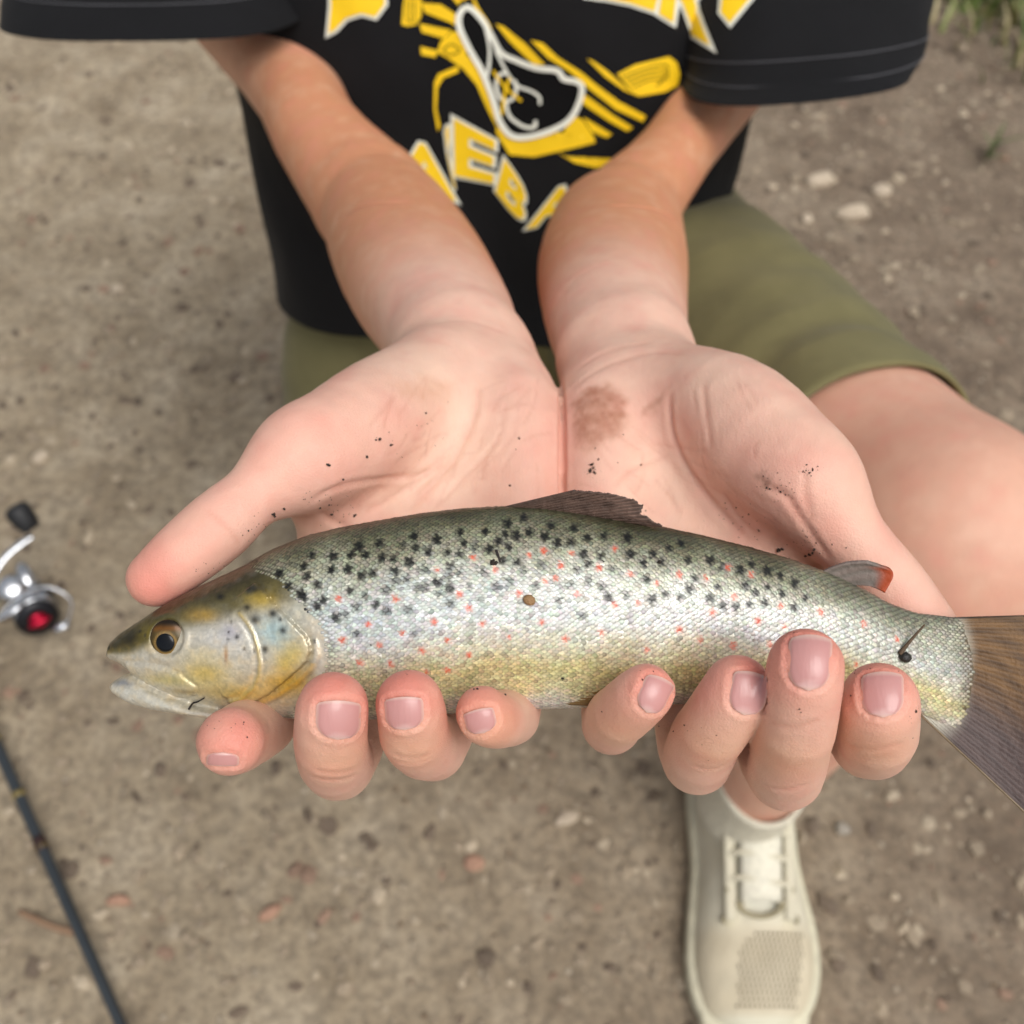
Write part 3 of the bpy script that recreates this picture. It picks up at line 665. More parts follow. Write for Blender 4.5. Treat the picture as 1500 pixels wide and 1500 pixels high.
YST = [[(412, 86), (420, 118), (500, 140), (530, 110)], [(415, 170), (418, 200), (470, 210), (480, 185)], [(420, 10), (430, 45), (520, 80), (555, 100), (550, 55), (490, 15)], [(520, -20), (555, 20), (560, 5), (600, -10)],
       [(690, 86), (720, 96), (800, 160), (872, 236), (830, 236), (740, 150)], [(818, 146), (862, 156), (920, 210), (1000, 260), (1060, 310), (1140, 370), (1240, 424), (1228, 446), (1130, 400), (1040, 330), (960, 260), (880, 210)],
       [(1024, 214), (1050, 224), (1100, 260), (1195, 346), (1160, 330), (1090, 280)], [(1010, 340), (1060, 376), (1120, 420), (1192, 466), (1170, 480), (1100, 440), (1040, 400), (1005, 375)], [(1010, 428), (1050, 450), (1116, 490), (1096, 504), (1040, 480)],
       [(600, -30), (630, 30), (670, 90), (690, 150), (676, 140), (640, 70), (610, 20)],
       [(476, 190), (490, 150), (530, 116), (565, 110), (590, 180), (580, 205), (520, 215)], [(520, 216), (590, 200), (640, 270), (672, 350), (690, 440), (700, 480), (660, 400), (620, 310), (570, 250)],
       [(690, 480), (700, 456), (740, 530), (800, 546), (880, 540), (1050, 500), (1055, 522), (960, 545), (830, 574), (740, 566)], [(935, 490), (950, 460), (985, 424), (1010, 440), (1050, 500), (1000, 530), (950, 520)],
       [(760, 512), (790, 516), (810, 535), (776, 535)], [(812, 516), (840, 512), (860, 532), (836, 534)], [(880, 500), (905, 490), (935, 518), (915, 522)],
       [(466, 300), (480, 270), (552, 240), (556, 262), (500, 285), (478, 320)], [(466, 300), (478, 320), (474, 400), (488, 460), (478, 480), (464, 400)],
       [(915, 556), (950, 572), (1060, 600), (1120, 580), (1110, 600), (1060, 614), (980, 596)]]
EMB = print_patch([Z4(a) for a in YST], M_yel, .0006, 'printed_emblem')
bat1 = [(1134, 270), (1200, 236), (1325, 206), (1352, 228), (1364, 270), (1356, 312), (1310, 336), (1216, 352), (1196, 346)]
bat2 = [(346, 90), (352, 20), (362, -30), (410, -40), (420, 10), (418, 60), (400, 90), (370, 96)]
print_patch([Z4(bat1)], M_yel, .0006, 'printed_emblem'); print_patch([Z4(bat2)], M_yel, .0006, 'printed_emblem')
def stroke(pl, w, n=30):
    c = catmull(np.array(pl, float), n); tg = np.gradient(c, axis=0); tg /= np.linalg.norm(tg, axis=1)[:, None] + 1e-9; nr = np.stack([-tg[:, 1], tg[:, 0]], 1) * w / 2
    return [[c[i] + nr[i], c[i + 1] + nr[i + 1], c[i + 1] - nr[i + 1], c[i] - nr[i]] for i in range(n - 1)]
bl = []
for k in range(4): bl += stroke(Z4([(1150 + 14 * k, 282 + 12 * k), (1230 + 8 * k, 250 + 14 * k), (1310 - 6 * k, 236 + 20 * k), (1318 - 14 * k, 290 + 8 * k)]), 1.4, 18)
print_patch(bl, M_blk, .0011, 'printed_lines'); bl = []
for k in range(3): bl += stroke(Z4([(366 + 14 * k, 0), (362 + 16 * k, 50), (372 + 10 * k, 84)]), 1.2, 10)
bl += stroke(Z4([(500, 180), (530, 160), (560, 185), (520, 200), (500, 180)]), 1.6, 14)
print_patch(bl, M_blk, .0011, 'printed_lines')
mask = catmull(np.array(Z4([(575, 25), (556, 60), (562, 110), (600, 190), (640, 260), (680, 360), (704, 440), (745, 492), (800, 500), (880, 480), (950, 445), (990, 390), (1008, 320), (985, 295), (940, 285), (915, 255), (840, 245), (760, 215), (710, 190), (676, 130), (640, 70), (600, 30), (575, 25)])), 90)
print_patch([mask[:-1]], M_blk, .0012, 'printed_emblem')
wl = stroke(mask, 8.5, 120) + stroke(Z4([(655, 110), (668, 180), (664, 240), (656, 280)]), 4.5, 14) + stroke(Z4([(690, 180), (730, 260), (770, 310), (820, 330), (850, 352), (852, 380)]), 4, 20) \
   + stroke(Z4([(735, 262), (700, 275), (692, 320), (712, 362), (748, 362), (766, 325), (758, 290)]), 5, 22) + stroke(Z4([(725, 360), (740, 420), (790, 458), (832, 462), (836, 438)]), 5, 20) + stroke(Z4([(650, 105), (690, 165), (740, 215)]), 3, 12)
print_patch(wl, M_wht, .0017, 'printed_emblem')
print_patch(stroke(Z4([(680, 255), (720, 310), (785, 366)]), 3.5, 12) + stroke(Z4([(742, 280), (722, 340), (712, 415)]), 4, 12), M_yel, .0022, 'printed_emblem')

# --- shorts
def limb_cloth(keys, n, seed, fold=.004, nr=60):
    K = catmull([np.concatenate([k[0], k[1:]]) for k in keys], nr); rings = []
    for i, kx in enumerate(K):
        tg = K[min(i + 1, len(K) - 1)][:3] - K[max(i - 1, 0)][:3]; tg /= np.linalg.norm(tg); u = np.cross(tg, [0, .1, 1.] if abs(tg[2]) < .95 else [0, 1., 0]); u /= np.linalg.norm(u); w_ = np.cross(tg, u)
        rings.append(ell_ring(kx[:3], u, w_, kx[3], kx[4], n, 2.2))
    tg = K[1][:3] - K[0][:3]; tg /= np.linalg.norm(tg); rings = hem_roll(rings, tg, .008); Vv, Ff = loft(rings)
    ctr = np.repeat(np.array([r.mean(0) for r in rings]), n, 0); d = Vv - ctr; d /= np.linalg.norm(d, axis=1)[:, None]; s = (Vv - K[0][:3]) @ tg
    f = 1.6 * fold * fbm(np.stack([s * 26, Vv[:, 0] * 10, Vv[:, 2] * 10], 1), 3, seed) - .0022 * np.abs(fbm(np.stack([s * 16 + Vv[:, 0] * 14, Vv[:, 0] * 6, Vv[:, 2] * 6], 1), 2, seed + 3)) + .0025 * np.sin(s * 120 + 5 * fbm(Vv * 12, 2, seed + 1)) * np.exp(-((s - .045) / .03) ** 2)
    edge = np.abs(s - .022); f -= .0012 * np.exp(-(edge / .0018) ** 2)
    return Vv + d * f[:, None], Ff
HIP = np.array([.080, .60, .295]); ax_t = KNEE - HIP
hemc = HIP + ax_t * .84
s1 = limb_cloth([(hemc, .0575, .058), (HIP + ax_t * .62, .066, .066), (HIP + ax_t * .32, .078, .078), (HIP, .09, .086), (HIP - ax_t * .15, .05, .05)], 120, 51)
s2 = limb_cloth([(np.array([-.072, .43, .10]), .085, .085), (np.array([-.076, .49, .18]), .095, .09), (np.array([-.075, .56, .27]), .094, .09), (np.array([-.06, .60, .33]), .085, .08)], 120, 52)
s3 = limb_cloth([(np.array([-.012, .60, .24]), .11, .09), (np.array([-.012, .60, .30]), .138, .10), (np.array([-.012, .60, .37]), .132, .09), (np.array([-.012, .60, .40]), .12, .085)], 120, 53)
Vp, Fp = join([s1, s2, s3]); shorts = mesh_obj('shorts', Vp, Fp, M_short, person, PO)

# --- the cream shoe
SH = np.array([.180, .20, 0.]); sy = lambda f: .315 - .203 * f       # f: 0 heel .. 1 toe
M_knit = None
t = NT('cream_knit').set(Roughness=.85); v = t.coords(); f = t.noise(v, 40, 4)
at = t.n('ShaderNodeAttribute', attribute_name='Col'); t.l(t.mix(t.ramp(f, [(.35, (.3, .3, .3)), (.65, (0, 0, 0))]), at.outputs[0], t.mix(1., at.outputs[0], (.86, .82, .74), 'MULTIPLY')), t.b.inputs['Base Color'])
t.l(t.bump(t.noise(v, 500, 3), .0006), t.b.inputs['Normal']); M_knit = t.m
# station: f, centre x, half width, top z, 
ST = [(-.005, .182, .022, .075), (.03, .182, .033, .098), (.15, .182, .037, .100), (.30, .181, .037, .088), (.42, .180, .037, .074), (.55, .179, .0405, .062), (.68, .178, .044, .050), (.80, .176, .044, .042), (.90, .174, .039, .036), (.96, .172, .029, .031), (1.0, .171, .014, .026)]
K = catmull(ST, 70); rings = []; nth = 80; C = []
for kf, cx, hw, tz in K:
    th = np.linspace(0, 2 * math.pi, nth, endpoint=False); ct, st = np.cos(th), np.sin(th); zb = .014; zc = zb
    x = hw * np.sign(ct) * np.abs(ct) ** .8; z = np.where(st > 0, (tz - zb) * np.abs(st) ** (.85), -.006 * np.abs(st) ** .6) + zb
    x = x * np.where(st > 0, 1 - .30 * (np.clip((z - zb) / .07, 0, 1)) ** 1.3, 1)
    rings.append(np.stack([cx + x, np.full(nth, sy(kf)), z], 1))
Vh, Fh = loft(rings); Fh += [tuple(range(nth - 1, -1, -1)), tuple((len(rings) - 1) * nth + k for k in range(nth))]
fr = np.repeat(K[:, 0], nth); xo = Vh[:, 0] - np.repeat(K[:, 1], nth); topn = Vh[:, 2] > .02
throat = np.exp(-((xo) / .016) ** 4) * sstep(.66, .60, fr) * sstep(.05, .2, fr) * topn
Vh[:, 2] -= .006 * throat
ridge = np.exp(-((np.abs(xo) - .0205) / .004) ** 2) * sstep(.70, .62, fr) * topn; Vh[:, 2] += .0025 * ridge
Vh[:, 2] += .0012 * fbm(Vh * 60, 3, 61) * topn
cb = np.tile(S(214, 208, 186), (len(Vh), 1)); cb = blend(cb, sstep(.62, .72, fr) * .8, S(198, 186, 160)); cb *= (1 + .10 * fbm(Vh * 90, 3, 66))[:, None]; cb = blend(cb, sstep(.93, .97, fr), S(214, 210, 188))
cb = blend(cb, throat * .8, S(224, 222, 208)); cb = blend(cb, ridge * .6, S(214, 206, 168))
SO = np.array([.18, .2, 0.])
shoe = mesh_obj('shoe', Vh, Fh, M_knit, person, PO, cb, label='cream knit running shoe planted toe first below the trout')
# sole
so_v = []; outline = []
for kf, cx, hw, tz in catmull(ST, 60): outline.append((cx + hw + .004, sy(kf), kf))
left = [(cx - hw - .004, sy(kf), kf) for kf, cx, hw, tz in catmull(ST, 60)]
loop = np.array([(a, b) for a, b, _ in outline] + [(a, b) for a, b, _ in left[::-1]]); c0 = loop.mean(0)
loop[:, 1] += np.where(loop[:, 1] < .125, -.005, 0) + np.where(loop[:, 1] > .30, .004, 0)
rings = []
for z, k in ((.0005, .96), (.003, 1.0), (.012, 1.015), (.019, 1.0), (.021, .97)):
    rings.append(np.concatenate([c0 + (loop - c0) * k, np.full((len(loop), 1), z)], 1))
Vo, Fo = loft(rings); n = len(loop); Fo += [tuple(range(n - 1, -1, -1)), tuple(4 * n + k for k in range(n))]
mesh_obj('sole', Vo, Fo, plain('cream_rubber', S(206, 200, 174), .7, bump=(90, .0008)), shoe, PO)
# tongue, laces, collar, mesh holes
def shoe_top(x, f):
    kk = np.array([np.interp(f, K[:, 0], K[:, j]) for j in range(4)]); st = 1.; hw = kk[2]; u = abs(x) / hw; z = .014 + (kk[3] - .014) * max(0, 1 - u ** 2.6) ** .45
    return np.array([kk[1] + x, sy(f), z])
M_lace = plain('cream_lace', S(206, 199, 176), .85, bump=(800, .0004))
tg = []
for i in range(16):
    f = .16 + .44 * i / 15
    for j in range(9):
        x = (j / 8 - .5) * .026; p = shoe_top(x, f); p[2] += -.001 + .0035 * (1 - (j / 4 - 1) ** 2) + (.016 * max(0, (.30 - f) / .14) ** 1.5); tg.append(p)
tf = [(i * 9 + j, i * 9 + j + 1, (i + 1) * 9 + j + 1, (i + 1) * 9 + j) for i in range(15) for j in range(8)]
o = mesh_obj('tongue', tg, tf, plain('pale_tongue', S(220, 215, 196), .8, bump=(200, .0005)), shoe, PO); mo = o.modifiers.new('thick', 'SOLIDIFY'); mo.thickness = .004; mo.offset = -1
for f in (.30, .38, .46, .54):
    for dz, df in ((0, 0),):
        pts = []
        for x in np.linspace(-.024, .024, 15): p = shoe_top(x, f + .012 * math.sin(x * 60)); p[2] += .0035 * (1 - (x / .026) ** 2) + .0015; pts.append(p)
        v_, f_ = tube(pts, .0024, 8, True, .6); mesh_obj('lace', v_, f_, M_lace, shoe, PO)
M_hole = plain('mesh_hole', S(112, 100, 82), .9); hv = []; hf = []
bm = bmesh.new(); bmesh.ops.create_circle(bm, cap_ends=True, radius=1, segments=6); hb = np.array([v.co for v in bm.verts]); bm.free()
for i in range(12):
    for j in range(14):
        f = .70 + .020 * i; x = -.014 + (j + .5 * (i % 2)) * .0034 - .0006 * i
        if x < -.016 + max(0, (.76 - f)) * .15 or abs(x) > .031: continue
        p = shoe_top(x, f); e = 1e-3; px_ = shoe_top(x + e, f) - p; pf = shoe_top(x, f + .005) - p; nn = np.cross(px_, pf); nn /= np.linalg.norm(nn); nn *= np.sign(nn[2])
        a1 = px_ / np.linalg.norm(px_); a2 = np.cross(nn, a1); o_ = len(hv); hv += [p + nn * .0012 + a1 * h[0] * .0009 + a2 * h[1] * .0013 for h in hb]; hf.append(tuple(o_ + k for k in range(6)))
mesh_obj('ventilation_holes', hv, hf, M_hole, shoe, PO, kind='stuff')
M_slot = plain('shoe_slot', S(150, 140, 112), .9)
for sx_ in (-1, 1):
    ed = []
    for f in np.linspace(.24, .62, 18): p = shoe_top(sx_ * (.0150 + .002 * math.sin(f * 9)), f); p[2] += .0016; ed.append(p)
    v_, f_ = tube(ed, .0016, 7, True, .6); mesh_obj('tongue_seam', v_, f_, M_slot, shoe, PO)
    st_ = []
    for f in np.linspace(.22, .66, 18): p = shoe_top(sx_ * .0215, f); p[2] += .0022; st_.append(p)
    v_, f_ = tube(st_, .0042, 8, True, .4); mesh_obj('eyestay', v_, f_, M_lace, shoe, PO)
    for f in (.32, .40, .48, .56, .655):
        p = shoe_top(sx_ * (.0235 if f < .6 else .026), f); p[2] += .0028; v_, f_ = tube([p - [0, .003, 0], p, p + [0, .003, .0005]], [.0012, .0024, .0012], 8); mesh_obj('eyelet', v_, f_, M_slot, shoe, PO)
vp = []
for a in np.linspace(math.pi, 2 * math.pi, 24):
    p = shoe_top(.0165 * math.cos(a), .60 - .05 * math.sin(a)); p[2] += .0018; vp.append(p)
v_, f_ = tube(vp, .0018, 8, True, .6); mesh_obj('throat_seam', v_, f_, M_slot, shoe, PO)
crings = []
for z_, r_ in ((.062, .0345), (.078, .0335), (.094, .0325), (.108, .0320), (.117, .0325), (.121, .0315), (.121, .0295), (.112, .0285)):
    th = np.linspace(0, 2 * math.pi, 60, endpoint=False); t_ = (z_ - ANK[2]) / (KNEE[2] - ANK[2]); c_ = ANK + (KNEE - ANK) * t_
    crings.append(np.stack([c_[0] + r_ * np.cos(th), c_[1] + .004 + 1.15 * r_ * np.sin(th), z_ + .006 * np.sin(th) + .0006 * np.sin(th * 30)], 1))
v_, f_ = loft(crings); mesh_obj('collar', v_, f_, plain('collar_knit', S(212, 206, 186), .85, bump=(250, .0012)), shoe, PO)

# ================================================================== TROUT
FD = .243; FK = FD / 1500
def FW(X, Y, W): return CP + np.outer(X, CR) + np.outer(Y, CU) + np.outer(FD - np.asarray(W), CD)
nx = lambda X: 750 + X / FK
ny = lambda Y: 750 - Y / FK
TOP = np.array([(160, 955), (163, 942), (172, 931), (210, 906), (250, 880), (300, 855), (350, 832), (400, 806), (450, 786), (500, 774), (560, 763), (620, 753), (680, 746), (740, 743), (800, 747), (860, 756), (920, 766), (970, 773), (1030, 786), (1090, 801), (1150, 818), (1210, 839), (1260, 862), (1300, 884), (1340, 899), (1390, 905), (1450, 908)], float)
BOT = np.array([(160, 962), (166, 966), (180, 971), (197, 984), (227, 1003), (262, 1020), (300, 1038), (350, 1046), (430, 1050), (520, 1052), (600, 1047), (680, 1041), (770, 1036), (870, 1033), (960, 1030), (1050, 1026), (1150, 1020), (1230, 1014), (1300, 1022), (1350, 1045), (1400, 1068), (1450, 1075)], float)
HWD = np.array([(160, 12), (167, 24), (185, 34), (220, 43), (280, 60), (350, 73), (450, 84), (600, 92), (800, 92), (950, 85), (1100, 70), (1200, 55), (1300, 38), (1380, 16), (1408, 7), (1430, 2.6), (1450, 2.6)], float)
JT = np.array([(163, 1002), (170, 996), (184, 988), (198, 983), (213, 988), (240, 1004), (290, 1024), (330, 1030)], float); JB = np.array([(163, 1007), (168, 1013), (178, 1021), (197, 1031), (227, 1038), (278, 1043), (330, 1047)], float); JW = np.array([(163, 8), (170, 20), (190, 27), (227, 38), (278, 50), (330, 58)], float)
def smooth_prof(a):
    x = np.linspace(a[0, 0], a[-1, 0], 400); y = np.interp(x, a[:, 0], a[:, 1]); k = np.hanning(11); k /= k.sum()
    ys = np.convolve(np.pad(y, 5, 'edge'), k, 'valid'); ys[:3] = y[:3]; return x, ys
pT, pB, pH, jT, jB, jW = map(smooth_prof, (TOP, BOT, HWD, JT, JB, JW))
def fish_prof(x):
    x = np.clip(x, 160, 1450); t_ = np.interp(x, *pT); b_ = np.interp(x, *pB); return (t_ + b_) / 2, np.maximum((b_ - t_) / 2, 2), np.interp(x, *pH)
def superf(x, y, w, m_, h_, w_, lo, hi):
    r = (np.abs((y - m_) / h_) ** 2.1 + np.abs(w / w_) ** 2.1) ** (1 / 2.1); out = np.maximum(np.maximum(lo - x, x - hi), 0)
    return (r - 1) * np.minimum(h_, w_) + out
def fish_field(p):
    x = nx(p[:, 0]); y = ny(p[:, 1]); w = p[:, 2] / FK
    m_, h_, w_ = fish_prof(x); a = superf(x, y, w, m_, h_, w_, 160, 1428 - 22 * np.clip(np.abs((y - 985) / 80), 0, 1.2) ** 1.5)
    xc = np.clip(x, 163, 330); t_, b_ = np.interp(xc, *jT), np.interp(xc, *jB); b = superf(x, y, w, (t_ + b_) / 2, np.maximum((b_ - t_) / 2, 1.5), np.interp(xc, *jW), 163, 330)
    return smin(a, b, 5.) * FK
fw = lambda p, c, r: fish_field(p)
lo = ((150 - 750) * FK, (750 - 1080) * FK, -.018); hi = ((1460 - 750) * FK, (750 - 735) * FK, .018)
VF, QF = surface_nets(fw, lo, hi, .0009)
sel = (nx(VF[:, 0]) < 500)[QF].all(1); VF, QF, polyF, frz = subdivide(VF, QF, sel)
class FF:                                                     # project() in fish space
    def __call__(s, p): return fish_field(p)
VF = project(FF(), VF, np.flatnonzero((nx(VF[:, 0]) < 505) & ~frz), 3, 1e-4)
def front_w(x, y):
    m_, h_, w_ = fish_prof(np.atleast_1d(x)); u = np.clip(np.abs((y - m_) / h_), 0, .98); return w_ * (1 - u ** 2.1) ** (1 / 2.1)
def nom(pts):
    "photograph position of a mark on the near flank -> fish side-view position"
    pts = np.asarray(pts, float); o = pts.copy()
    for _ in range(4):
        f = (FD - front_w(o[:, 0], o[:, 1]) * FK) / FD; o = np.stack([750 + (pts[:, 0] - 750) * f, 750 + (pts[:, 1] - 750) * f], 1)
    return o
fx, fy = nx(VF[:, 0]), ny(VF[:, 1]); F2 = np.stack([fx, fy], 1); NF = vnormals(VF, QF); hd = np.zeros(len(VF))
Z1 = lambda L: nom([(x / 4.286 + 150, y / 4.286 + 820) for x, y in L])
pre = Z1([(860, 335), (905, 390), (945, 460), (975, 550), (990, 650), (985, 720), (955, 800), (880, 865), (800, 890)])
oper = Z1([(960, 150), (1030, 210), (1100, 310), (1180, 380), (1240, 440), (1290, 500), (1310, 560), (1295, 630), (1230, 690), (1150, 760), (1050, 840), (960, 890), (840, 915)])
oper2 = Z1([(1330, 520), (1340, 600), (1310, 680), (1220, 770), (1100, 850), (960, 910)])
scale_edge = Z1([(880, -10), (950, 70), (1040, 100), (1120, 150), (1200, 240), (1290, 330), (1360, 410), (1400, 520), (1410, 640), (1370, 760), (1300, 850), (1200, 930), (1100, 985)])
maxi_t = Z1([(130, 640), (300, 655), (400, 675), (500, 725), (590, 795)]); maxi_b = Z1([(200, 720), (330, 800), (430, 845), (520, 868), (585, 850), (592, 800)])
opoly = np.concatenate([oper, Z1([(700, 800), (760, 300)])]); mpoly = np.concatenate([maxi_t, maxi_b[::-1]])
head = fx < 500
gs = lambda d, w: np.exp(-(d / w) ** 2)
d = dist_poly(F2, oper); ins = in_poly(F2, opoly); hd += np.where(ins, 4.0 * gs(d, 28), -3.0 * gs(d, 6)) * head
d = dist_poly(F2, oper2); hd += (1.8 * gs(d, 5) - 1.4 * gs(d - 8, 3)) * head
d = dist_poly(F2, pre); hd += (1.8 * gs(d, 2.6) - 1.6 * gs(d - 5, 3.0)) * head
d = dist_poly(F2, np.concatenate([mpoly, mpoly[:1]])); hd += np.where(in_poly(F2, mpoly), 2.6 * sstep(0, 4, d), -1.5 * gs(d, 3)) * head
EYE = nom([(244.5, 934)])[0]; de = np.hypot(fx - EYE[0], fy - EYE[1]); hd += (1.8 * gs(de - 31, 4.5) - 4.5 * sstep(28, 22, de)) * head
hd += 0.5 * fbm(VF * 900, 2, 71) * head
VFd = VF + NF * (hd * FK)[:, None]
# ---- pigment, as a function of the place on the flank
def tt(x, y):
    m_, h_, _ = fish_prof(x); return np.clip((y - m_ + h_) / (2 * h_), 0, 1)
STOPS = [(0, (78, 76, 54)), (.06, (108, 106, 80)), (.14, (152, 150, 124)), (.24, (192, 192, 170)), (.38, (216, 218, 208)), (.52, (220, 222, 216)), (.63, (222, 216, 190)), (.76, (212, 199, 142)), (.88, (216, 207, 160)), (1., (226, 222, 210))]
def flank(x, y):
    t_ = tt(x, y); t_ = t_ + .05 * vnoise(np.stack([x / 45, y / 30, 0 * x], 1), 5); c = np.stack([np.interp(t_, [s_[0] for s_ in STOPS], [S(*s_[1])[k] for s_ in STOPS]) for k in range(3)], 1)
    bl = np.exp(-(((x - 560) / 150) ** 2 + ((t_ - .5) / .16) ** 2)); c = blend(c, .4 * bl, S(202, 218, 222))
    tl = sstep(1080, 1300, x); c = blend(c, .55 * tl * sstep(.9, .3, t_), S(158, 158, 138)); c = blend(c, .4 * sstep(620, 480, x) * sstep(.6, .8, t_), S(225, 222, 205)); c = blend(c, .8 * sstep(1385, 1426, x), S(112, 98, 74))
    return c
Z2 = lambda L: [(x / 2.885 + 480, y / 2.885 + 720) for x, y in L]
Z3 = lambda L: [(x / 3 + 1000, y / 3 + 800) for x, y in L]
BLACK = Z2([(15, 330), (85, 330), (190, 345), (278, 285), (345, 297), (425, 255), (505, 260), (462, 203), (365, 190), (560, 172), (665, 168), (760, 135), (828, 110), (558, 265), (683, 243), (720, 210), (765, 235), (797, 185), (850, 172), (945, 143), (1040, 155), (970, 215), (1095, 195), (1165, 188), (1265, 195), (1375, 265), (1440, 240), (1080, 262), (915, 190), (800, 300), (740, 290), (1280, 265), (1410, 300), (1490, 220)]) + \
        [(x / 4.286 + 150, y / 4.286 + 820) for x, y in [(1110, 85), (1285, 105), (1440, 60), (1250, 215), (1385, 255), (1350, 290), (1465, 365), (1165, 170), (1265, 235)]] + Z3([(430, 130), (370, 108), (490, 165), (20, 60), (120, 60), (180, 90)])
GREY = Z2([(830, 330), (900, 310), (660, 340), (555, 340), (510, 360), (335, 368), (290, 378), (415, 403), (380, 410), (470, 430), (600, 400), (712, 405), (770, 375), (880, 400), (960, 370), (1020, 400), (1055, 335), (1105, 378), (1160, 405), (975, 460), (650, 455), (515, 470), (250, 505), (160, 445), (250, 415), (120, 490), (75, 520), (35, 530), (340, 495), (120, 600), (365, 600), (1075, 525), (1260, 430), (1200, 330), (410, 330), (620, 230), (315, 225)])
RED = Z2([(463, 330), (615, 278), (710, 330), (853, 265), (913, 250), (1030, 262), (1212, 243), (985, 312), (1148, 322), (1280, 347), (1390, 383), (1485, 352), (920, 378), (965, 365), (555, 432), (808, 430), (1053, 433), (290, 455), (45, 450), (1215, 478), (1312, 470), (597, 492), (655, 557), (905, 550), (450, 552), (173, 563), (315, 598), (62, 628), (220, 650), (507, 628), (770, 613), (1005, 625), (1160, 597), (1350, 668), (1485, 585), (400, 672), (600, 690), (140, 725), (268, 727), (507, 755), (418, 762)]) + \
      Z3([(225, 222), (103, 140), (432, 262), (605, 290), (197, 95), (300, 125), (222, 435), (383, 430), (78, 410), (445, 357), (795, 340), (940, 408), (762, 515), (330, 330), (130, 290)])
ex_ = []
while len(ex_) < 46:
    x_ = rng.uniform(430, 1180); m_, h_, _ = fish_prof(np.array([x_])); y_ = float(m_[0] - h_[0] + 2 * h_[0] * rng.uniform(.10, .42))
    if all(math.hypot(x_ - a_[0], y_ - a_[1]) > 15 for a_ in BLACK + GREY + RED + ex_): ex_.append((x_, y_))
BLACK = BLACK + ex_; BLACK, GREY, RED = nom(BLACK), nom(GREY), nom(RED)
# dots the far flank and belly share
def spots(c, x, y, rim):
    "rim: 0 scale centre .. 1 scale edge; pigment lies mostly in the seams, which makes the marks star shaped"
    p = np.stack([x, y], 1)
    for arr, r, colr, amt, cen in ((BLACK, 6.2, S(6, 6, 5), 1.0, .95), (GREY, 6.4, S(22, 24, 24), 1., .55), (RED, 4.1, S(210, 72, 30), 1., .65)):
        for k, s0 in enumerate(arr):
            rr = r * (.85 + .35 * ((k * 37) % 10) / 10); idx = np.flatnonzero((np.abs(x - s0[0]) < 16) & (np.abs(y - s0[1]) < 16))
            if not len(idx): continue
            dx, dy = x[idx] - s0[0], y[idx] - s0[1]; dd = np.hypot(dx, dy) * (1 + .25 * np.sin(np.arctan2(dy, dx) * 5 + k))
            if arr is RED: c[idx] = blend(c[idx], .35 * np.exp(-(dd / (rr * 1.7)) ** 4), S(226, 222, 210))
            w = amt * np.exp(-(dd / rr) ** 8) * (cen + (1 - cen) * rim[idx]); c[idx] = blend(c[idx], w, colr)
    return c
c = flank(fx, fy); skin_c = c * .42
# head pigment
hc = np.tile(S(212, 206, 190), (len(VF), 1)); t_ = tt(fx, fy)
tq = t_ - .30 * sstep(260, 175, fx) * sstep(975, 960, fy) + .05 * fbm(np.stack([fx / 30, fy / 18, 0 * fx], 1), 3, 77); hc = blend(hc, .92 * sstep(.40, .22, tq), S(112, 102, 50)); hc = blend(hc, .8 * sstep(.26, .06, tq), S(60, 54, 30))
def hb(px, py, rx, ry, cc, amt):
    global hc
    o = nom([(px, py)])[0]; hc = blend(hc, amt * np.exp(-(((fx - o[0]) / rx) ** 2 + ((fy - o[1]) / ry) ** 2)), cc)
for a_ in [(300, 985, 36, 22, S(214, 188, 96), .8), (350, 1015, 60, 16, S(216, 186, 84), .75), (420, 1000, 40, 20, S(222, 184, 60), .85), (250, 995, 40, 9, S(206, 196, 140), .8), (430, 955, 22, 20, S(218, 196, 110), .7), (330, 935, 42, 26, S(222, 222, 220), .75), (402, 925, 26, 22, S(190, 216, 218), .85), (385, 880, 24, 12, S(202, 176, 84), .8), (296, 902, 22, 9, S(206, 170, 84), .75), (215, 928, 26, 18, S(132, 118, 46), .8), (192, 935, 14, 14, S(50, 44, 28), .75), (215, 966, 40, 7, S(206, 200, 186), .8), (190, 1020, 30, 14, S(222, 222, 214), .9), (240, 1030, 50, 14, S(228, 226, 214), .9), (187, 998, 16, 5, S(150, 152, 156), .9), (345, 1046, 80, 8, S(230, 214, 196), .8), (272, 1012, 26, 4, S(150, 128, 70), .6), (420, 972, 16, 14, S(226, 196, 80), .6), (300, 960, 26, 12, S(226, 214, 176), .6), (338, 925, 12, 10, S(176, 172, 190), .5), (470, 960, 10, 40, S(232, 226, 212), .8), (440, 890, 14, 16, S(200, 202, 190), .7), (331, 960, 3, 12, S(170, 116, 60), .7)]: hb(*a_)
hd_s = [(323, 874, 7, 5), (374, 863, 10, 6), (362, 890, 5, 4), (401, 899, 7, 6), (374, 908, 7, 6), (412, 907, 3, 3), (415, 923, 5, 5), (388, 951, 5, 5), (347, 933, 3, 3), (366, 866, 5, 4), (338, 911, 2, 2), (335, 926, 2, 2), (334, 937, 2, 2), (358, 950, 2, 2), (372, 953, 2, 2), (461, 939, 3, 3), (205, 925, 3, 2), (213, 931, 3, 2)]
for x_, y_, rx, ry in hd_s: hb(x_, y_, rx, ry, S(26, 26, 24), .9)
d = dist_poly(F2, pre); hc = blend(hc, .6 * gs(d, 2.5), S(206, 180, 96)); d = dist_poly(F2, oper2); hc = blend(hc, .5 * gs(d, 4) * (fy > 960), S(226, 176, 30)); d = dist_poly(F2, oper); hc = blend(hc, .35 * gs(d, 3), S(120, 104, 60))
hn = fbm(np.stack([fx / 7, fy / 7, 0 * fx], 1), 3, 75); hf_ = fbm(np.stack([fx / 2.4, fy / 2.4, 0 * fx], 1), 2, 76)
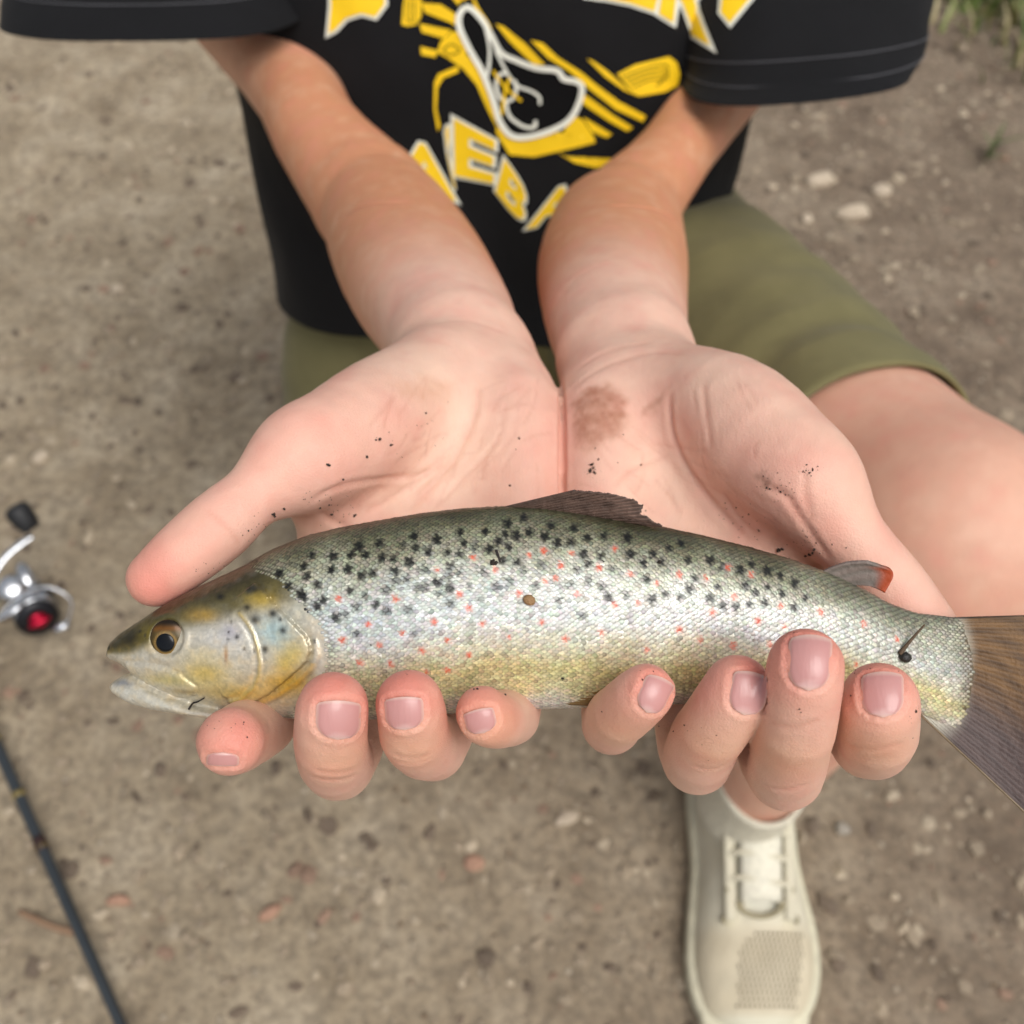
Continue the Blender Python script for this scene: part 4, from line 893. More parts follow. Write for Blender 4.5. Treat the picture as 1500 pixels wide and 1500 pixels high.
hc = blend(hc, np.clip(.30 * hn + .05, 0, .4) * sstep(.25, .5, t_), S(196, 160, 70)); hc = blend(hc, np.clip(-.34 * fbm(np.stack([fx / 12, fy / 9, 0 * fx], 1), 3, 78), 0, .4), S(150, 150, 140)); hc *= (.90 + .16 * hn + .22 * hf_)[:, None].clip(.4, 1.3)
edge_poly = np.concatenate([scale_edge, [(scale_edge[-1][0], 1200), (0, 1200), (0, 700), (scale_edge[0][0], 700)]])
def in_head(x, y): return in_poly(np.stack([x, y], 1), edge_poly)
hc = np.clip(hc, 0, 1) ** 1.22 * 1.06; hm = in_head(fx, fy); wgt = np.where(hm, 1., np.exp(-(dist_poly(F2, scale_edge) / 6) ** 2))
skin_c = blend(skin_c, .9 * sstep(1385, 1425, fx), S(100, 84, 60)); skin_c = spots(skin_c, fx, fy, np.ones(len(fx))); skin_c = blend(skin_c, wgt, hc)
FO = FW([0], [(750 - 900) * FK], [0])[0]
trout = empty('trout', FO, 'silver brown trout with black and red spots lying across the two palms', 'fish')
t = NT('trout_skin').set(Roughness=.32, Metallic=.25); at = t.n('ShaderNodeAttribute', attribute_name='Col'); t.l(at.outputs[0], t.b.inputs['Base Color'])
t.b.inputs['Coat Weight'].default_value = .3; t.b.inputs['Coat Roughness'].default_value = .15
v = t.coords(); f1 = t.noise(v, 420, 5); t.l(t.bump(f1, .0005, .5), t.b.inputs['Normal']); M_fskin = t.m
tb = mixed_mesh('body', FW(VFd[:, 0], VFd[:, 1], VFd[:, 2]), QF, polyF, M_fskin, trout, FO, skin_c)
# ---- scales: thousands of overlapping plates
SV = []; SF = []; SC = []; cnt = 0
tmpl = np.array([(-.75, -.38, 0, 1), (-.75, .38, 0, 1), (-.2, -.56, 0, 1), (-.2, 0, .10, 0), (-.2, .56, 0, 1), (.35, -.50, .03, .9), (.35, 0, .17, .05), (.35, .50, .03, .9), (.68, -.26, .06, 1), (.76, 0, .08, 1), (.68, .26, .06, 1)])
tf = np.array([(0, 2, 3), (0, 3, 1), (1, 3, 4), (2, 5, 6), (2, 6, 3), (3, 6, 7), (3, 7, 4), (5, 8, 6), (8, 9, 6), (9, 10, 6), (10, 7, 6)])
COLP = 4.1; ROWP = 7.4
xs = np.arange(362, 1436, COLP)
def surf(x, th):
    m_, h_, w_ = fish_prof(x); e = 2 / 2.1; ct, st = np.cos(th), np.sin(th)
    return np.stack([x, m_ - h_ * np.sign(ct) * np.abs(ct) ** e, w_ * np.sign(st) * np.abs(st) ** e], -1)
allp = []
for i, x0 in enumerate(xs):
    th = np.linspace(0, 2 * math.pi, 700); p = surf(np.full(700, x0), th); L = np.concatenate([[0], np.cumsum(np.linalg.norm(np.diff(p, axis=0), axis=1))])
    n = max(8, int(round(L[-1] / ROWP))); a_ = (np.arange(n) + (.5 if i % 2 else 0)) / n * L[-1]; allp.append(np.stack([np.full(n, x0), np.interp(a_, L, th)], 1))
A = np.concatenate(allp); A[:, 0] += rng.normal(0, .35, len(A)); A[:, 1] += rng.normal(0, .004, len(A)); x0, th = A[:, 0], A[:, 1]
p0 = surf(x0, th); keep = ~in_head(p0[:, 0], p0[:, 1]) & (x0 < 1427 - 22 * np.abs((p0[:, 1] - 985) / 80) ** 1.5 - rng.exponential(2.5, len(x0))); x0, th, p0 = x0[keep], th[keep], p0[keep]
tx = surf(x0 + 2, th) - surf(x0 - 2, th); tx /= np.linalg.norm(tx, axis=1)[:, None]; tc = surf(x0, th + .01) - surf(x0, th - .01); tc -= tx * (tc * tx).sum(1)[:, None]; tc /= np.linalg.norm(tc, axis=1)[:, None]
nn = np.cross(tx, tc); ctr = np.stack([x0, fish_prof(x0)[0], 0 * x0], 1); sg = np.sign(((p0 - ctr) * nn).sum(1)); nn *= sg[:, None]
sz = (.45 + .55 * sstep(0, 28, dist_poly(p0[:, :2], scale_edge))) * 8.4 * (1 + .05 * rng.standard_normal(len(x0))) * (.45 + .37 * sstep(1428, 1375, x0) + .18 * sstep(1435, 1150, x0)) ; tl1 = rng.normal(0, .055, len(x0)); tl2 = rng.normal(.0, .05, len(x0))
a = tmpl[None, :, 0] * np.ones((len(x0), 1)); b = tmpl[None, :, 1] * np.ones((len(x0), 1)); hh = tmpl[None, :, 2] + a * (.045 + tl1[:, None]) + b * tl2[:, None] + .06
SVp = p0[:, None] + (tx[:, None] * a[..., None] + tc[:, None] * b[..., None] + nn[:, None] * hh[..., None]) * sz[:, None, None]
SVp = SVp.reshape(-1, 3); rim = np.tile(tmpl[:, 3], len(x0)); sc = flank(SVp[:, 0], SVp[:, 1])
vary = np.repeat(1 + .16 * rng.standard_normal(len(x0)), len(tmpl)).clip(.55, 1.5); sc *= vary[:, None]
iri = np.repeat(rng.random((len(x0), 3)) * .14 + .93, len(tmpl), 0); sc *= iri
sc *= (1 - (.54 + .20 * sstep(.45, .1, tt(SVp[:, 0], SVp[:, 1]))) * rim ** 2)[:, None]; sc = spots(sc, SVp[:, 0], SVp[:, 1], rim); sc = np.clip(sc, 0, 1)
SX, SY, SW = (SVp[:, 0] - 750) * FK, (750 - SVp[:, 1]) * FK, SVp[:, 2] * FK
SFa = (tf[None] + (np.arange(len(x0)) * len(tmpl))[:, None, None]).reshape(-1, 3)
t = NT('scales').set(Roughness=.36, Metallic=.12); at = t.n('ShaderNodeAttribute', attribute_name='Col'); t.l(at.outputs[0], t.b.inputs['Base Color'])
t.b.inputs['Coat Weight'].default_value = .12; t.b.inputs['Coat Roughness'].default_value = .15; M_scale = t.m
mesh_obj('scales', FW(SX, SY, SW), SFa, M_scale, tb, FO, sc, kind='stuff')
# ---- eye
def dome(center, r, h, n=32, mrings=10, colf=None):
    V_ = []; F_ = []; T = []
    for j in range(mrings + 1):
        f = j / mrings; rr = r * math.sin(f * math.pi / 2); z = h * math.cos(f * math.pi / 2)
        for k in range(n): a_ = 2 * math.pi * k / n; V_.append((center[0] + rr * math.cos(a_), center[1] + rr * math.sin(a_), center[2] + z)); T.append((f, a_))
    for j in range(mrings):
        for k in range(n): F_.append((j * n + k, (j + 1) * n + k, (j + 1) * n + (k + 1) % n, j * n + (k + 1) % n))
    return np.array(V_), F_, np.array(T)
M_eye = NT('eye').set(Roughness=.22, Metallic=.1); at = M_eye.n('ShaderNodeAttribute', attribute_name='Col'); M_eye.l(at.outputs[0], M_eye.b.inputs['Base Color']); M_eye.b.inputs['Coat Weight'].default_value = .08; M_eye.b.inputs['Specular IOR Level'].default_value = .25; M_eye = M_eye.m
ew = float(front_w(EYE[0], EYE[1])[0])
for sgn in (1, -1):
    v_, f_, T = dome((0, 0, 0), 25, 6, 40, 14); x_, y_ = v_[:, 0], v_[:, 1]; rr = np.hypot(x_ + 2, y_ - 8)
    cc = np.tile(S(78, 64, 32), (len(v_), 1)); cc = blend(cc, .95 * sstep(-8, -22, y_), S(26, 19, 16)); cc = blend(cc, .6 * gs(y_ + 13, 4), S(118, 72, 28)); cc = blend(cc, .45 * gs(y_ + 4, 4) * gs(x_, 10), S(130, 130, 120)); cc *= (1 + .3 * fbm(np.stack([x_ / 5, y_ / 5, 0 * x_], 1), 2, 4))[:, None]; cc = blend(cc, .8 * sstep(20, 26, np.hypot(x_, y_)), S(40, 34, 24)); cc = blend(cc, .8 * gs(rr - 15.2, 1.5), S(156, 124, 70))  # iris colours; the grey patch above the pupil is a painted reflection
    w_ = (ew - 4 + v_[:, 2]) * sgn; e = mesh_obj('eye', FW((v_[:, 0] + EYE[0] - 750) * FK, (750 - v_[:, 1] - EYE[1]) * FK, w_ * FK), f_, M_eye, trout, FO, cc)
    v_, f_, T = dome((-2, 7, 0), 13, 2.6, 32, 8); base = 6 * np.sqrt(np.clip(1 - (np.hypot(v_[:, 0], v_[:, 1]) / 25) ** 2, 0, 1)); w_ = (ew - 4 + base + v_[:, 2] * .6 + .2) * sgn
    mesh_obj('pupil', FW((v_[:, 0] + EYE[0] - 750) * FK, (750 - v_[:, 1] - EYE[1]) * FK, w_ * FK), f_, plain('pupil_black', (.003, .004, .006), .15, spec=.3), e, FO)
# ---- fins
t = NT('fin').set(Roughness=.55); t.b.inputs['Specular IOR Level'].default_value = .3; at = t.n('ShaderNodeAttribute', attribute_name='Col'); t.l(at.outputs[0], t.b.inputs['Base Color']); t.b.inputs['Coat Weight'].default_value = .05
t.b.inputs['Transmission Weight'].default_value = 0.0; t.l(t.bump(t.noise(t.coords(), 600, 5), .0008, .7), t.b.inputs['Normal']); M_fin = t.m
def fin(name, base, tip, rays, dfun, colf, ragged=.0, nv=26, amp=.00028, fine=6, thick=.00045, curve=0.):
    nu = rays * fine + 1; B = catmull(np.array(base, float), nu); T_ = catmull(np.array(tip, float), nu); r_ = np.repeat(rng.uniform(1 - ragged, 1, rays + 1), fine)[:nu]
    V_ = []; C_ = []
    for i in range(nu):
        for j in range(nv):
            v_ = j / (nv - 1); f = v_ * r_[i]; x, y = B[i] * (1 - f) + T_[i] * f; u = i / (nu - 1); bow = curve * math.sin(math.pi * f); x += bow * (T_[i] - B[i])[1] * -.12; y += bow * (T_[i] - B[i])[0] * .12
            ph = math.cos(2 * math.pi * i / fine); br = math.cos(4 * math.pi * i / fine) * (f > .5) * .5
            V_.append(P(x, y, dfun(u, f)) - CD * amp * (ph + br) * (1 - .4 * f)); C_.append(colf(u, f, .5 + .5 * ph))
    F_ = np.array([(i * nv + j, i * nv + j + 1, (i + 1) * nv + j + 1, (i + 1) * nv + j) for i in range(nu - 1) for j in range(nv - 1)])
    o = mesh_obj(name, V_, F_, M_fin, trout, FO, np.clip(np.array(C_), 0, 1)); mo = o.modifiers.new('thick', 'SOLIDIFY'); mo.thickness = thick; mo.offset = 0; return o
mixc = lambda a, b, t: np.asarray(a) * (1 - t) + np.asarray(b) * t
def c_dorsal(u, f, r):
    c = mixc(S(150, 122, 108), S(86, 66, 56), r); k = .5 + .5 * math.sin(u * 23 + f * 9) * math.sin(f * 14 + u * 5); c = mixc(c, S(44, 36, 32), .45 * k * (f < .7)); return mixc(c, S(58, 48, 44), max(0, f - .75) * 2.4)
fin('dorsal_fin', [(731, 745), (770, 746), (815, 750), (860, 757), (905, 766)], [(852, 716), (898, 720), (940, 732), (944, 752), (974, 771)], 15, lambda u, f: .2425 - .004 * f, c_dorsal, .10, nv=34, fine=5)
def c_adi(u, f, r): return mixc(mixc(S(120, 112, 104), S(150, 132, 124), r * .4), S(168, 72, 36), float(sstep(.60, .92, f)) * float(sstep(.15, .45, u)))
fin('adipose_fin', [(1205, 837), (1228, 846), (1250, 856)], [(1272, 823), (1308, 838), (1296, 868)], 3, lambda u, f: .2425 - .004 * f, c_adi, .02, amp=.0001, fine=8, thick=.0009, curve=-.6)
def c_tail(u, f, r):
    n_ = math.sin(u * 61 + 3 * math.sin(f * 7)) * math.sin(u * 23 + f * 11); c = mixc(S(122, 90, 54), S(78, 56, 34), min(1, max(0, .38 * r + .25 + .45 * n_))); c = mixc(c, mixc(S(96, 80, 76), S(76, 64, 62), .5 * r + .3 + .3 * n_), float(sstep(.40, .75, u))); c = mixc(c, S(190, 186, 170), .9 * float(sstep(.16, .04, f))); c = mixc(c, S(60, 54, 50), .6 * float(sstep(.03, 0, u))); return mixc(c, S(178, 160, 130), .7 * float(sstep(.97, 1, u)))
fin('tail_fin', [(1375, 906), (1395, 940), (1395, 985), (1380, 1030), (1345, 1044)], [(1690, 895), (1640, 985), (1610, 1080), (1630, 1200), (1665, 1345)], 36, lambda u, f: .243 - .012 * f * f * (.3 + u), c_tail, .02, nv=44, amp=.000045, fine=4, thick=.0008)
def c_pec(u, f, r): return mixc(mixc(S(150, 112, 62), S(104, 76, 44), r), S(74, 58, 42), .7 * f * u)
fin('pectoral_fin', [(498, 1012), (502, 1024), (508, 1038)], [(668, 1003), (680, 1014), (660, 1034)], 8, lambda u, f: .2312 + .005 * u + .0015 * f, c_pec)
fin('pelvic_fin', [(818, 1017), (816, 1024), (822, 1031)], [(930, 1008), (945, 1022), (915, 1036)], 7, lambda u, f: .2345 + .003 * u - .002 * f, lambda u, f, r: mixc(mixc(S(196, 150, 70), S(140, 108, 50), r), S(120, 96, 60), u))
fin('anal_fin', [(1150, 1015), (1195, 1012), (1240, 1012)], [(1215, 1050), (1240, 1058), (1262, 1046)], 9, lambda u, f: .243 - .002 * f, lambda u, f, r: mixc(S(84, 62, 56), S(50, 38, 36), r))
fbvh = None

# ================================================================== crumbs of soil on skin and fish
FWv = FW(VFd[:, 0], VFd[:, 1], VFd[:, 2]); fbvh = BVHTree.FromPolygons([tuple(x) for x in FWv], [tuple(int(i) for i in f) for f in QF])
Zl = lambda L: [(x / 2.143 + 150, y / 2.143 + 450) for x, y in L]
Zr = lambda L: [(x / 2.143 + 780, y / 2.143 + 450) for x, y in L]
Zf = lambda L: [(x / 2.143 + 800, y / 2.143 + 880) for x, y in L]
crumbs = [(x, y, r) for (x, y), r in zip(Zl([(710, 495), (830, 470), (870, 415), (858, 417), (905, 432), (1015, 333), (1308, 413), (535, 648), (540, 655), (570, 632), (458, 702), (720, 650), (790, 655), (712, 620), (683, 630), (755, 540), (1280, 560), (940, 470), (745, 675), (1298, 447)]), [3.4, 2.8, 3.2, 2, 3, 1.8, 2.2, 3.6, 2.6, 2.4, 1.8, 2.2, 3, 1.8, 2, 1.8, 1.8, 1, 1.2, 1])]
crumbs += [(x, y, r) for (x, y), r in zip(Zr([(187, 495), (183, 515), (195, 520), (190, 505), (207, 478), (197, 443), (340, 495), (268, 488), (285, 400), (355, 640), (350, 655), (640, 628), (680, 650), (710, 700), (775, 762), (785, 758), (805, 790), (860, 780), (870, 775), (885, 760), (880, 770), (735, 567), (745, 570), (780, 580), (795, 588), (850, 515), (870, 520), (880, 510), (895, 500), (725, 530), (770, 520), (985, 755), (940, 745), (860, 495), (890, 740)]), [3.2, 3, 2.6, 2.6, 1.8, 1.4, 2, 1.2, 1, 1.6, 1.4, 1.6, 1.4, 1.8, 3.8, 3, 1.8, 3, 3, 3, 2.4, 2, 2, 1.8, 2, 1.8, 1.6, 2, 1.4, 1.4, 1.2, 1.4, 1.2, 1.4, 1.6])]
crumbs += [(x, y, r) for (x, y), r in zip(Zf([(302, 248), (328, 258), (322, 196), (335, 196), (175, 348), (800, 72), (845, 123), (855, 124), (910, 125), (1005, 178), (1075, 237), (1085, 240), (1062, 230), (1160, 345), (957, 298), (795, 340), (800, 350), (435, 390), (400, 410), (355, 395)]), [1.8, 1.4, 2.2, 2, 1.4, 2.6, 2, 1.8, 2.4, 2.2, 3, 2.6, 2, 2.4, 1.6, 1.3, 1.1, 1.6, 1.3, 1.2])]
crumbs += [(700, 1010, 2.2), (694, 1010, 1.8), (740, 1018, 1.8), (608, 1051, 1.4), (592, 978, 1.6), (290, 1070, 2), (362, 1080, 1.4), (357, 1058, 1.4)]
for cx, cy, sx_, sy_, n in [(500, 745, 30, 18, 34), (375, 775, 28, 14, 22), (305, 835, 20, 8, 16), (1185, 800, 22, 18, 40), (1140, 715, 30, 18, 34), (1185, 690, 16, 6, 18), (868, 690, 10, 14, 14), (1255, 885, 50, 10, 12), (600, 640, 60, 40, 16), (1090, 770, 40, 30, 22), (455, 733, 14, 8, 12), (1290, 985, 26, 8, 12), (1180, 930, 24, 8, 8), (950, 985, 18, 8, 7), (1230, 905, 40, 6, 10), (1030, 1080, 24, 20, 8), (1335, 1050, 8, 24, 7), (590, 985, 20, 6, 5), (330, 1065, 26, 10, 8)]:
    crumbs += [(rng.normal(cx, sx_ * .6), rng.normal(cy, sy_ * .6), rng.uniform(.35, 1.0)) for _ in range(n)]
def crumb_mesh(list_, bv, lift=.3):
    iv, fq = ico(); V_ = []; F_ = []
    for x, y, r in list_:
        h, nn_ = ray_hit(bv, x, y)
        if h is None: continue
        fh, _ = ray_hit(fbvh, x, y)
        if bv is not fbvh and fh is not None and (fh - CP) @ CD < (h - CP) @ CD: continue
        rr = r * ((h - CP) @ CD) / 1500; w_ = iv * (1 + .35 * rng.standard_normal((len(iv), 1))) * rr * np.array([1, rng.uniform(.5, 1), .75]); a_ = rng.uniform(0, 6.28)
        z = nn_; u_ = np.cross(z, [.3, .2, .9]); u_ /= np.linalg.norm(u_); k = np.cross(z, u_); u2, k2 = u_ * math.cos(a_) + k * math.sin(a_), -u_ * math.sin(a_) + k * math.cos(a_)
        V_.append(h + np.outer(w_[:, 0], u2) + np.outer(w_[:, 1], k2) + np.outer(w_[:, 2] + rr * lift, z)); F_.append(fq + (len(V_) - 1) * len(iv))
    return np.concatenate(V_), np.concatenate(F_)
M_soil = plain('dark_soil', S(48, 40, 34), .9, bump=(2000, .0003), vary=.4)
v_, f_ = crumb_mesh(crumbs, bvh); mesh_obj('soil_crumbs', v_, f_, M_soil, smooth=False, kind='stuff', label='dark crumbs of soil stuck to palms and fingers', cat='soil')
fc = [(x / 2.885 + 480, y / 2.885 + 720, r) for x, y, r in [(700, 302, 4.5), (712, 304, 3.5), (990, 788, 3.5), (995, 792, 2.6), (1165, 296, 2.6), (183, 650, 2), (1025, 521, 1.8), (1400, 300, 3.4), (98, 662, 2)]] + [(822, 994, 2.2), (1470, 962, 4.5), (1476, 958, 3), (1446, 935, 2), (1312, 968, 2)]
v_, f_ = crumb_mesh([c_ for c_ in fc if c_[0] < 1430], fbvh); mesh_obj('soil_crumbs', v_, f_, M_soil, smooth=False, kind='stuff', label='dark soil specks stuck to the silver flank of the trout', cat='soil')
def grit(name, px, py, rpx, bv, mat, label, cat, squash=.7):
    h, z = ray_hit(bv, px, py); bm = bmesh.new(); bmesh.ops.create_icosphere(bm, subdivisions=2, radius=1); iv = np.array([v.co for v in bm.verts]); F_ = [tuple(v.index for v in f.verts) for f in bm.faces]; bm.free()
    r_ = rpx * ((h - CP) @ CD) / 1500; iv = iv * (1 + .22 * fbm(iv * 1.4 + px, 2, 5))[:, None]; u_ = np.cross(z, [.3, .2, .9]); u_ /= np.linalg.norm(u_); k = np.cross(z, u_)
    mesh_obj(name, h + (np.outer(iv[:, 0], u_) + np.outer(iv[:, 1] * .8, k) + np.outer(iv[:, 2] * squash + squash * .8, z)) * r_, F_, mat, origin=h, label=label, cat=cat)
grit('pebble', 775, 879, 10, fbvh, plain('brown_grit', S(150, 116, 78), .7, bump=(1500, .0004)), 'tiny brown pebble stuck on the flank of the trout', 'pebble')
grit('seed', 1323, 962, 10, fbvh, plain('dark_seed', S(36, 34, 30), .45, bump=(1500, .0004)), 'round dark seed stuck by the tail root of the trout', 'seed')
def stick(pts, bv, r0, r1, mat, label, lift=.0005, fixd=None):
    out = []
    for x, y, l in pts:
        h, z = ray_hit(bv, x, y); out.append(h + z * (lift + l))
    c_ = catmull(out, 14); v_, f_ = tube(c_, np.linspace(r0, r1, 14), 7); mesh_obj('twig', v_, f_, mat, origin=c_[0], label=label, cat='twig')
M_twig = plain('twig_brown', S(92, 74, 56), .8, bump=(900, .0005)); M_twig_d = plain('twig_dark', S(44, 36, 34), .8)
stick([(1316, 958, 0), (1326, 940, .001), (1340, 920, .003)], fbvh, .0006, .0002, M_twig, 'thin brown twig standing out from the tail root of the trout')
stick([(727, 807, 0), (730, 815, .0003), (733, 824, 0)], fbvh, .0003, .0002, M_twig_d, 'short dark red twig on the back of the trout', .0004)
stick([(277, 1040, 0), (284, 1031, .0002), (291, 1026, .0001), (300, 1021, 0)], fbvh, .00025, .00015, M_twig_d, 'tiny dark branched twig stuck under the jaw of the trout', .0003)

# ================================================================== FISHING ROD AND REEL
def G(px, py, z):
    d = P(px, py, 1.) - CP; return CP + d * (CAM_H - z) / -d[2]
RO = G(-30, 960, 0)
rod = empty('fishing_rod', RO, 'black fishing rod with silver and red spinning reel lying on the gravel', 'fishing rod')
M_blank = plain('graphite_blank', S(46, 52, 56), .28, coat=.6, vary=.1); M_gold = plain('gold_thread', S(128, 112, 64), .5, .2); M_redt = plain('red_thread', S(58, 38, 34), .5); M_rub = plain('black_rubber', S(30, 31, 33), .55, bump=(500, .0004))
M_sil = plain('satin_silver', S(205, 208, 212), .22, .9, vary=.06); M_dark = plain('dark_metal', S(38, 38, 42), .3, .5); M_red = plain('red_anodised', S(170, 16, 50), .22, .7, vary=.1); M_cork = plain('grip_foam', S(38, 38, 38), .85, bump=(400, .0008))
r0, r1 = G(-45, 1000, .022), G(230, 1620, .016); rdir = (r1 - r0) / np.linalg.norm(r1 - r0)
pp = np.linspace(r0, r1, 24); v_, f_ = tube(pp, np.linspace(.0050, .0040, 24), 16); blank = mesh_obj('rod_blank', v_, f_, M_blank, rod, RO)
back = r0 - rdir * .34; v_, f_ = tube([back, back + rdir * .004, back + rdir * .10, back + rdir * .33, r0 + rdir * .01], [.009, .011, .011, .0105, .006], 20); mesh_obj('grip', v_, f_, M_cork, rod, RO)
for f0, w_, mt_ in ((.155, .006, M_gold), (.305, .005, M_gold), (.42, .012, M_redt), (.44, .003, M_gold)):
    a_ = r0 + (r1 - r0) * f0; v_, f_ = tube([a_, a_ + rdir * w_], .0052, 16); mesh_obj('thread_wrap', v_, f_, mt_, blank, RO)
# reel: axes
up3 = np.array([0, 0, 1.]); side = np.cross(rdir, up3); side /= np.linalg.norm(side)
if side[0] < 0: side = -side
spc = G(54, 902, .034); v_, f_ = None, None
def lathe(c0, ax, prof, n=36):
    "prof: (along, radius)"
    ax = ax / np.linalg.norm(ax); u_ = np.cross(ax, [.2, .3, .9]); u_ /= np.linalg.norm(u_); k = np.cross(ax, u_); rings = []
    for s_, r_ in prof: th = np.linspace(0, 2 * math.pi, n, endpoint=False); rings.append(c0 + ax * s_ + r_ * (np.outer(np.cos(th), u_) + np.outer(np.sin(th), k)))
    Vv, Ff = loft(rings); Ff += [tuple(range(n - 1, -1, -1)), tuple((len(rings) - 1) * n + i for i in range(n))]; return Vv, Ff
axs = rdir + np.array([0, 0, .35]); axs /= np.linalg.norm(axs)
bc = G(5, 868, .040); v1 = lathe(spc - axs * .062, axs, [(0, .008), (.004, .013), (.018, .016), (.030, .015), (.034, .010)]); v2 = tube(catmull([bc, (bc + r0 - rdir * .09) / 2 + up3 * .004, r0 - rdir * .09], 12), np.linspace(.007, .005, 12), 14)
reel = mesh_obj('reel_body', *join([v1]), M_sil, rod, RO); mesh_obj('reel_stem', *v2, M_sil, reel, RO)
v_ = lathe(spc - axs * .026, axs, [(0, .012), (.002, .020), (.010, .0205), (.012, .018)]); mesh_obj('rotor', *v_, M_dark, reel, RO)
sp = mesh_obj('spool', *lathe(spc - axs * .013, axs, [(0, .0165), (.002, .0185), (.004, .0185), (.005, .016), (.011, .016), (.012, .0185), (.014, .0185), (.0145, .017)]), M_sil, rod, RO)
mesh_obj('spool_rim', *lathe(spc + axs * .0022, axs, [(0, .0175), (.001, .0182), (.004, .0165), (.0044, .009)]), M_dark, sp, RO); mesh_obj('drag_knob', *lathe(spc + axs * .006, axs, [(0, .0078), (.002, .008), (.004, .0068), (.0045, .004)]), M_red, sp, RO)
kb = np.cross(axs, up3); kb /= np.linalg.norm(kb); a_ = spc + axs * .0112; v_, f_ = tube([a_ - kb * .010, a_ - kb * .004, a_ + kb * .004, a_ + kb * .010], [.0012, .0026, .0026, .0012], 10); mesh_obj('drag_ridge', v_, f_, M_red, sp, RO)
# bail, line roller, arms
mesh_obj('line_roller', *tube([G(80, 924, .030), G(88, 920, .032), G(101, 914, .034)], [.0035, .0042, .0036], 14), M_sil, reel, RO)
mesh_obj('bail_wire', *tube(catmull([G(98, 915, .032), G(104, 880, .05), G(70, 860, .062), G(30, 872, .062), G(-5, 905, .055), G(-30, 925, .045)], 40), .0011, 8), M_sil, reel, RO)
mesh_obj('bail_arm', *tube(catmull([G(36, 876, .05), G(24, 890, .052), G(4, 902, .05), G(-30, 918, .045)], 16), np.linspace(.0045, .003, 16), 12, True, .6), M_sil, reel, RO)
mesh_obj('reel_bracket', *tube(catmull([G(32, 828, .045), G(36, 842, .046), G(44, 858, .042), G(50, 874, .04)], 16), [.0045, .0055, .0062, .0066, .007, .0072, .0072, .0072, .0070, .0066, .006, .006, .006, .0058, .0055, .005], 14), M_sil, reel, RO)
mesh_obj('gear_cover', *lathe(G(18, 862, .05), np.array([.3, -.3, 1.]), [(-.012, .011), (-.002, .0125), (.004, .011), (.006, .006)], 28), M_sil, reel, RO)
ha = mesh_obj('handle_arm', *tube(catmull([G(47, 785, .062), G(28, 798, .062), G(8, 815, .060), G(-8, 838, .056), G(-14, 862, .05), G(5, 868, .05)], 30), .0036, 12, True, .55), M_sil, rod, RO)
kd = G(24, 744, .078) - G(50, 776, .062); mesh_obj('handle_knob', *lathe(G(48, 776, .062), kd, [(0, .006), (.002, .0085), (.010, .0105), (.018, .0115), (.023, .0108), (.026, .008), (.027, .003)], 32), M_rub, ha, RO)

# ================================================================== things on the ground
M_peb = [plain('pale_pebble', S(190, 174, 152), .8, bump=(200, .001)), plain('pinkish_pebble', S(166, 130, 108), .85, bump=(200, .001)), plain('grey_pebble', S(150, 142, 130), .85, bump=(200, .001))]
def pebble(px, py, rpx, el, ang, mt_, label, group=None):
    c_ = G(px, py, 0); c_[2] = ground_z([c_[:2]])[0]; d_ = (c_ - CP) @ CD; r_ = rpx * d_ / 1500; bm = bmesh.new(); bmesh.ops.create_icosphere(bm, subdivisions=3, radius=1)
    iv = np.array([v.co for v in bm.verts]); F_ = [tuple(v.index for v in f.verts) for f in bm.faces]; bm.free(); iv *= (1 + .42 * fbm(iv * 1.3 + px, 3, 8))[:, None]; w_ = iv * [r_, r_ / el, r_ * .5]; ca, sa = math.cos(ang), math.sin(ang)
    w_ = np.stack([w_[:, 0] * ca - w_[:, 1] * sa, w_[:, 0] * sa + w_[:, 1] * ca, w_[:, 2] + r_ * .18], 1)
    mesh_obj('pebble', c_ + w_, F_, mt_, origin=c_, label=label, cat='pebble', group=group)
for a_, lb in [((1200, 265, 22, 1.8, .2), 'narrow pale pebble on soil between the sleeve and olive shorts'), ((1250, 317, 24, 1.7, .1), 'largest pale oval pebble on soil beyond the olive shorts'), ((1292, 283, 15, 1.2, .5), 'round pale pebble beside the largest oval pebble'), ((1182, 322, 10, 1.3, 1.), 'smallest pale pebble close to the edge of the olive shorts')]: pebble(*a_, M_peb[0], lb)
pebble(830, 1200, 17, 1.5, .4, M_peb[0], 'pale pebble on the gravel beside the cream shoe'); pebble(695, 1265, 15, 1.3, .2, M_peb[1], 'reddish pebble on the gravel below the trout belly'); pebble(57, 667, 12, 1.1, .9, M_peb[0], 'whitish round pebble on the gravel above the reel knob')
pebble(175, 1320, 18, 2.2, .05, M_peb[1], 'flat tan wood chip beside the rod blank'); pebble(397, 1338, 18, 2.0, .6, M_peb[1], 'tan wood chip on the gravel below the index fingertip'); pebble(172, 424, 9, 1.2, .3, M_peb[0], 'small white pebble on the gravel beside the black shirt')
pebble(1232, 1215, 12, 1.3, .2, M_peb[2], 'grey pebble on the gravel at the right of the shoe collar')
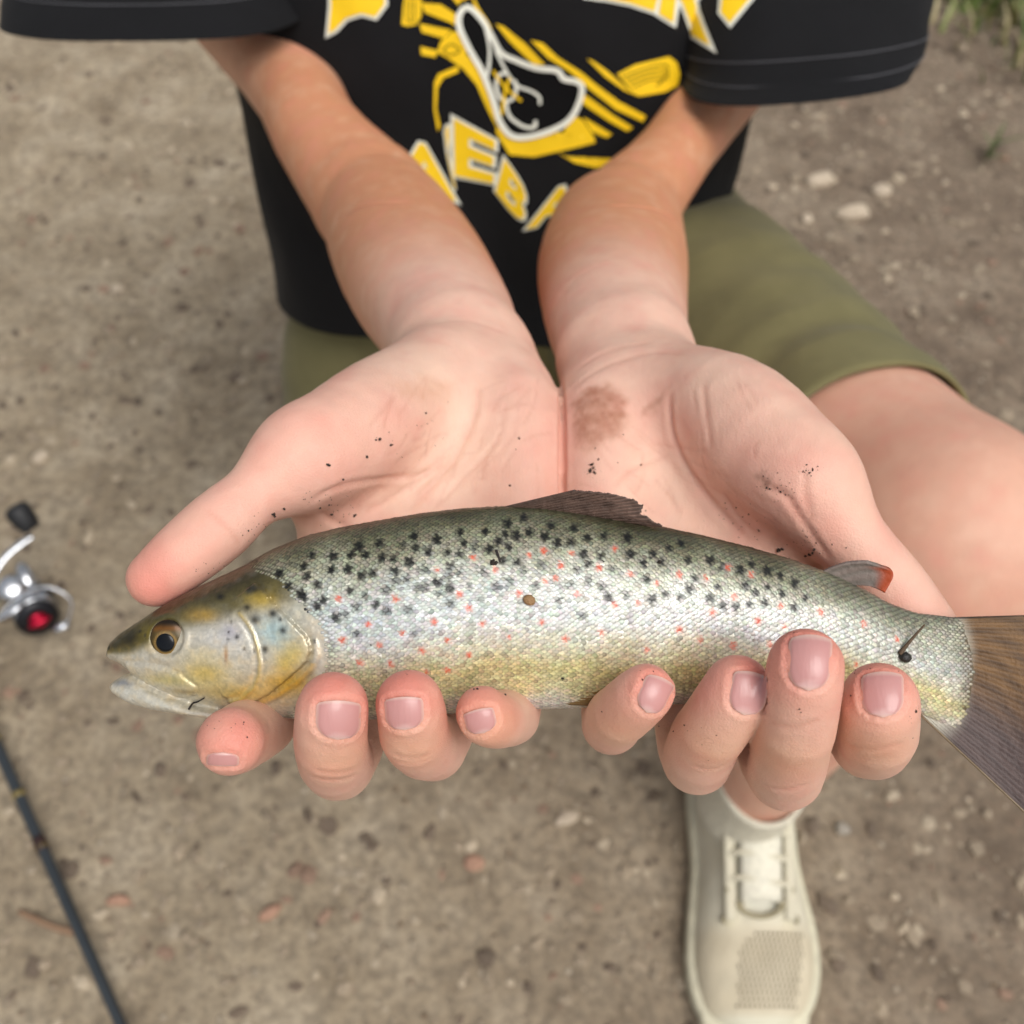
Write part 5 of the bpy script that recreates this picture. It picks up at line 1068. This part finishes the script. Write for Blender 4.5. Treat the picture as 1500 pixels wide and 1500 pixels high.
tw = [G(28, 1335, .008), G(60, 1350, .010), G(85, 1360, .009), G(108, 1366, .008)]; v_, f_ = tube(catmull(tw, 14), np.linspace(.0022, .0030, 14), 8); mesh_obj('twig', v_, f_, plain('tan_twig', S(140, 112, 88), .85, bump=(300, .001)), origin=tw[0], label='tan twig lying on the gravel against the rod blank', cat='twig')
def tuft(px, py, n, hmin, hmax, spread, label, cols):
    base = G(px, py, 0); V_ = []; F_ = []; C_ = []
    for _ in range(n):
        b_ = base + np.array([rng.normal(0, spread), rng.normal(0, spread), 0]); b_[2] = 0; hh_ = rng.uniform(hmin, hmax); a_ = rng.uniform(0, 6.28); ln = rng.uniform(.2, .9) * hh_; w_ = rng.uniform(.0015, .0035); dr = np.array([math.cos(a_), math.sin(a_), 0]); sd_ = np.array([-dr[1], dr[0], 0]); o_ = len(V_); cc = np.array(cols[rng.integers(len(cols))]) * rng.uniform(.7, 1.2)
        for j in range(5):
            s_ = j / 4; c_ = b_ + dr * ln * s_ ** 1.7 + np.array([0, 0, hh_ * (s_ - .25 * s_ ** 3)]); k = w_ * (1 - s_ ** 2) + .0002; V_ += [c_ - sd_ * k, c_ + sd_ * k + [0, 0, .0006]]; C_ += [cc, cc]
        F_ += [(o_ + 2 * j, o_ + 2 * j + 1, o_ + 2 * j + 3, o_ + 2 * j + 2) for j in range(4)]
    mesh_obj('grass_tuft', np.array(V_), F_, M_grass, origin=base, col=np.array(C_), label=label, cat='grass', kind='stuff')
t = NT('grass_blade').set(Roughness=.6); at = t.n('ShaderNodeAttribute', attribute_name='Col'); t.l(at.outputs[0], t.b.inputs['Base Color']); M_grass = t.m
GC = [S(124, 146, 72), S(100, 124, 62), S(150, 160, 96), S(164, 152, 112)]
tuft(1445, 5, 260, .025, .07, .045, 'green grass tuft growing beyond the black sleeve', GC); tuft(1510, 90, 60, .03, .09, .035, 'sparse grass tuft at the edge of the path', GC); tuft(1432, 240, 7, .02, .06, .012, 'few thin green blades on the soil beside the shorts', [S(112, 122, 80)])
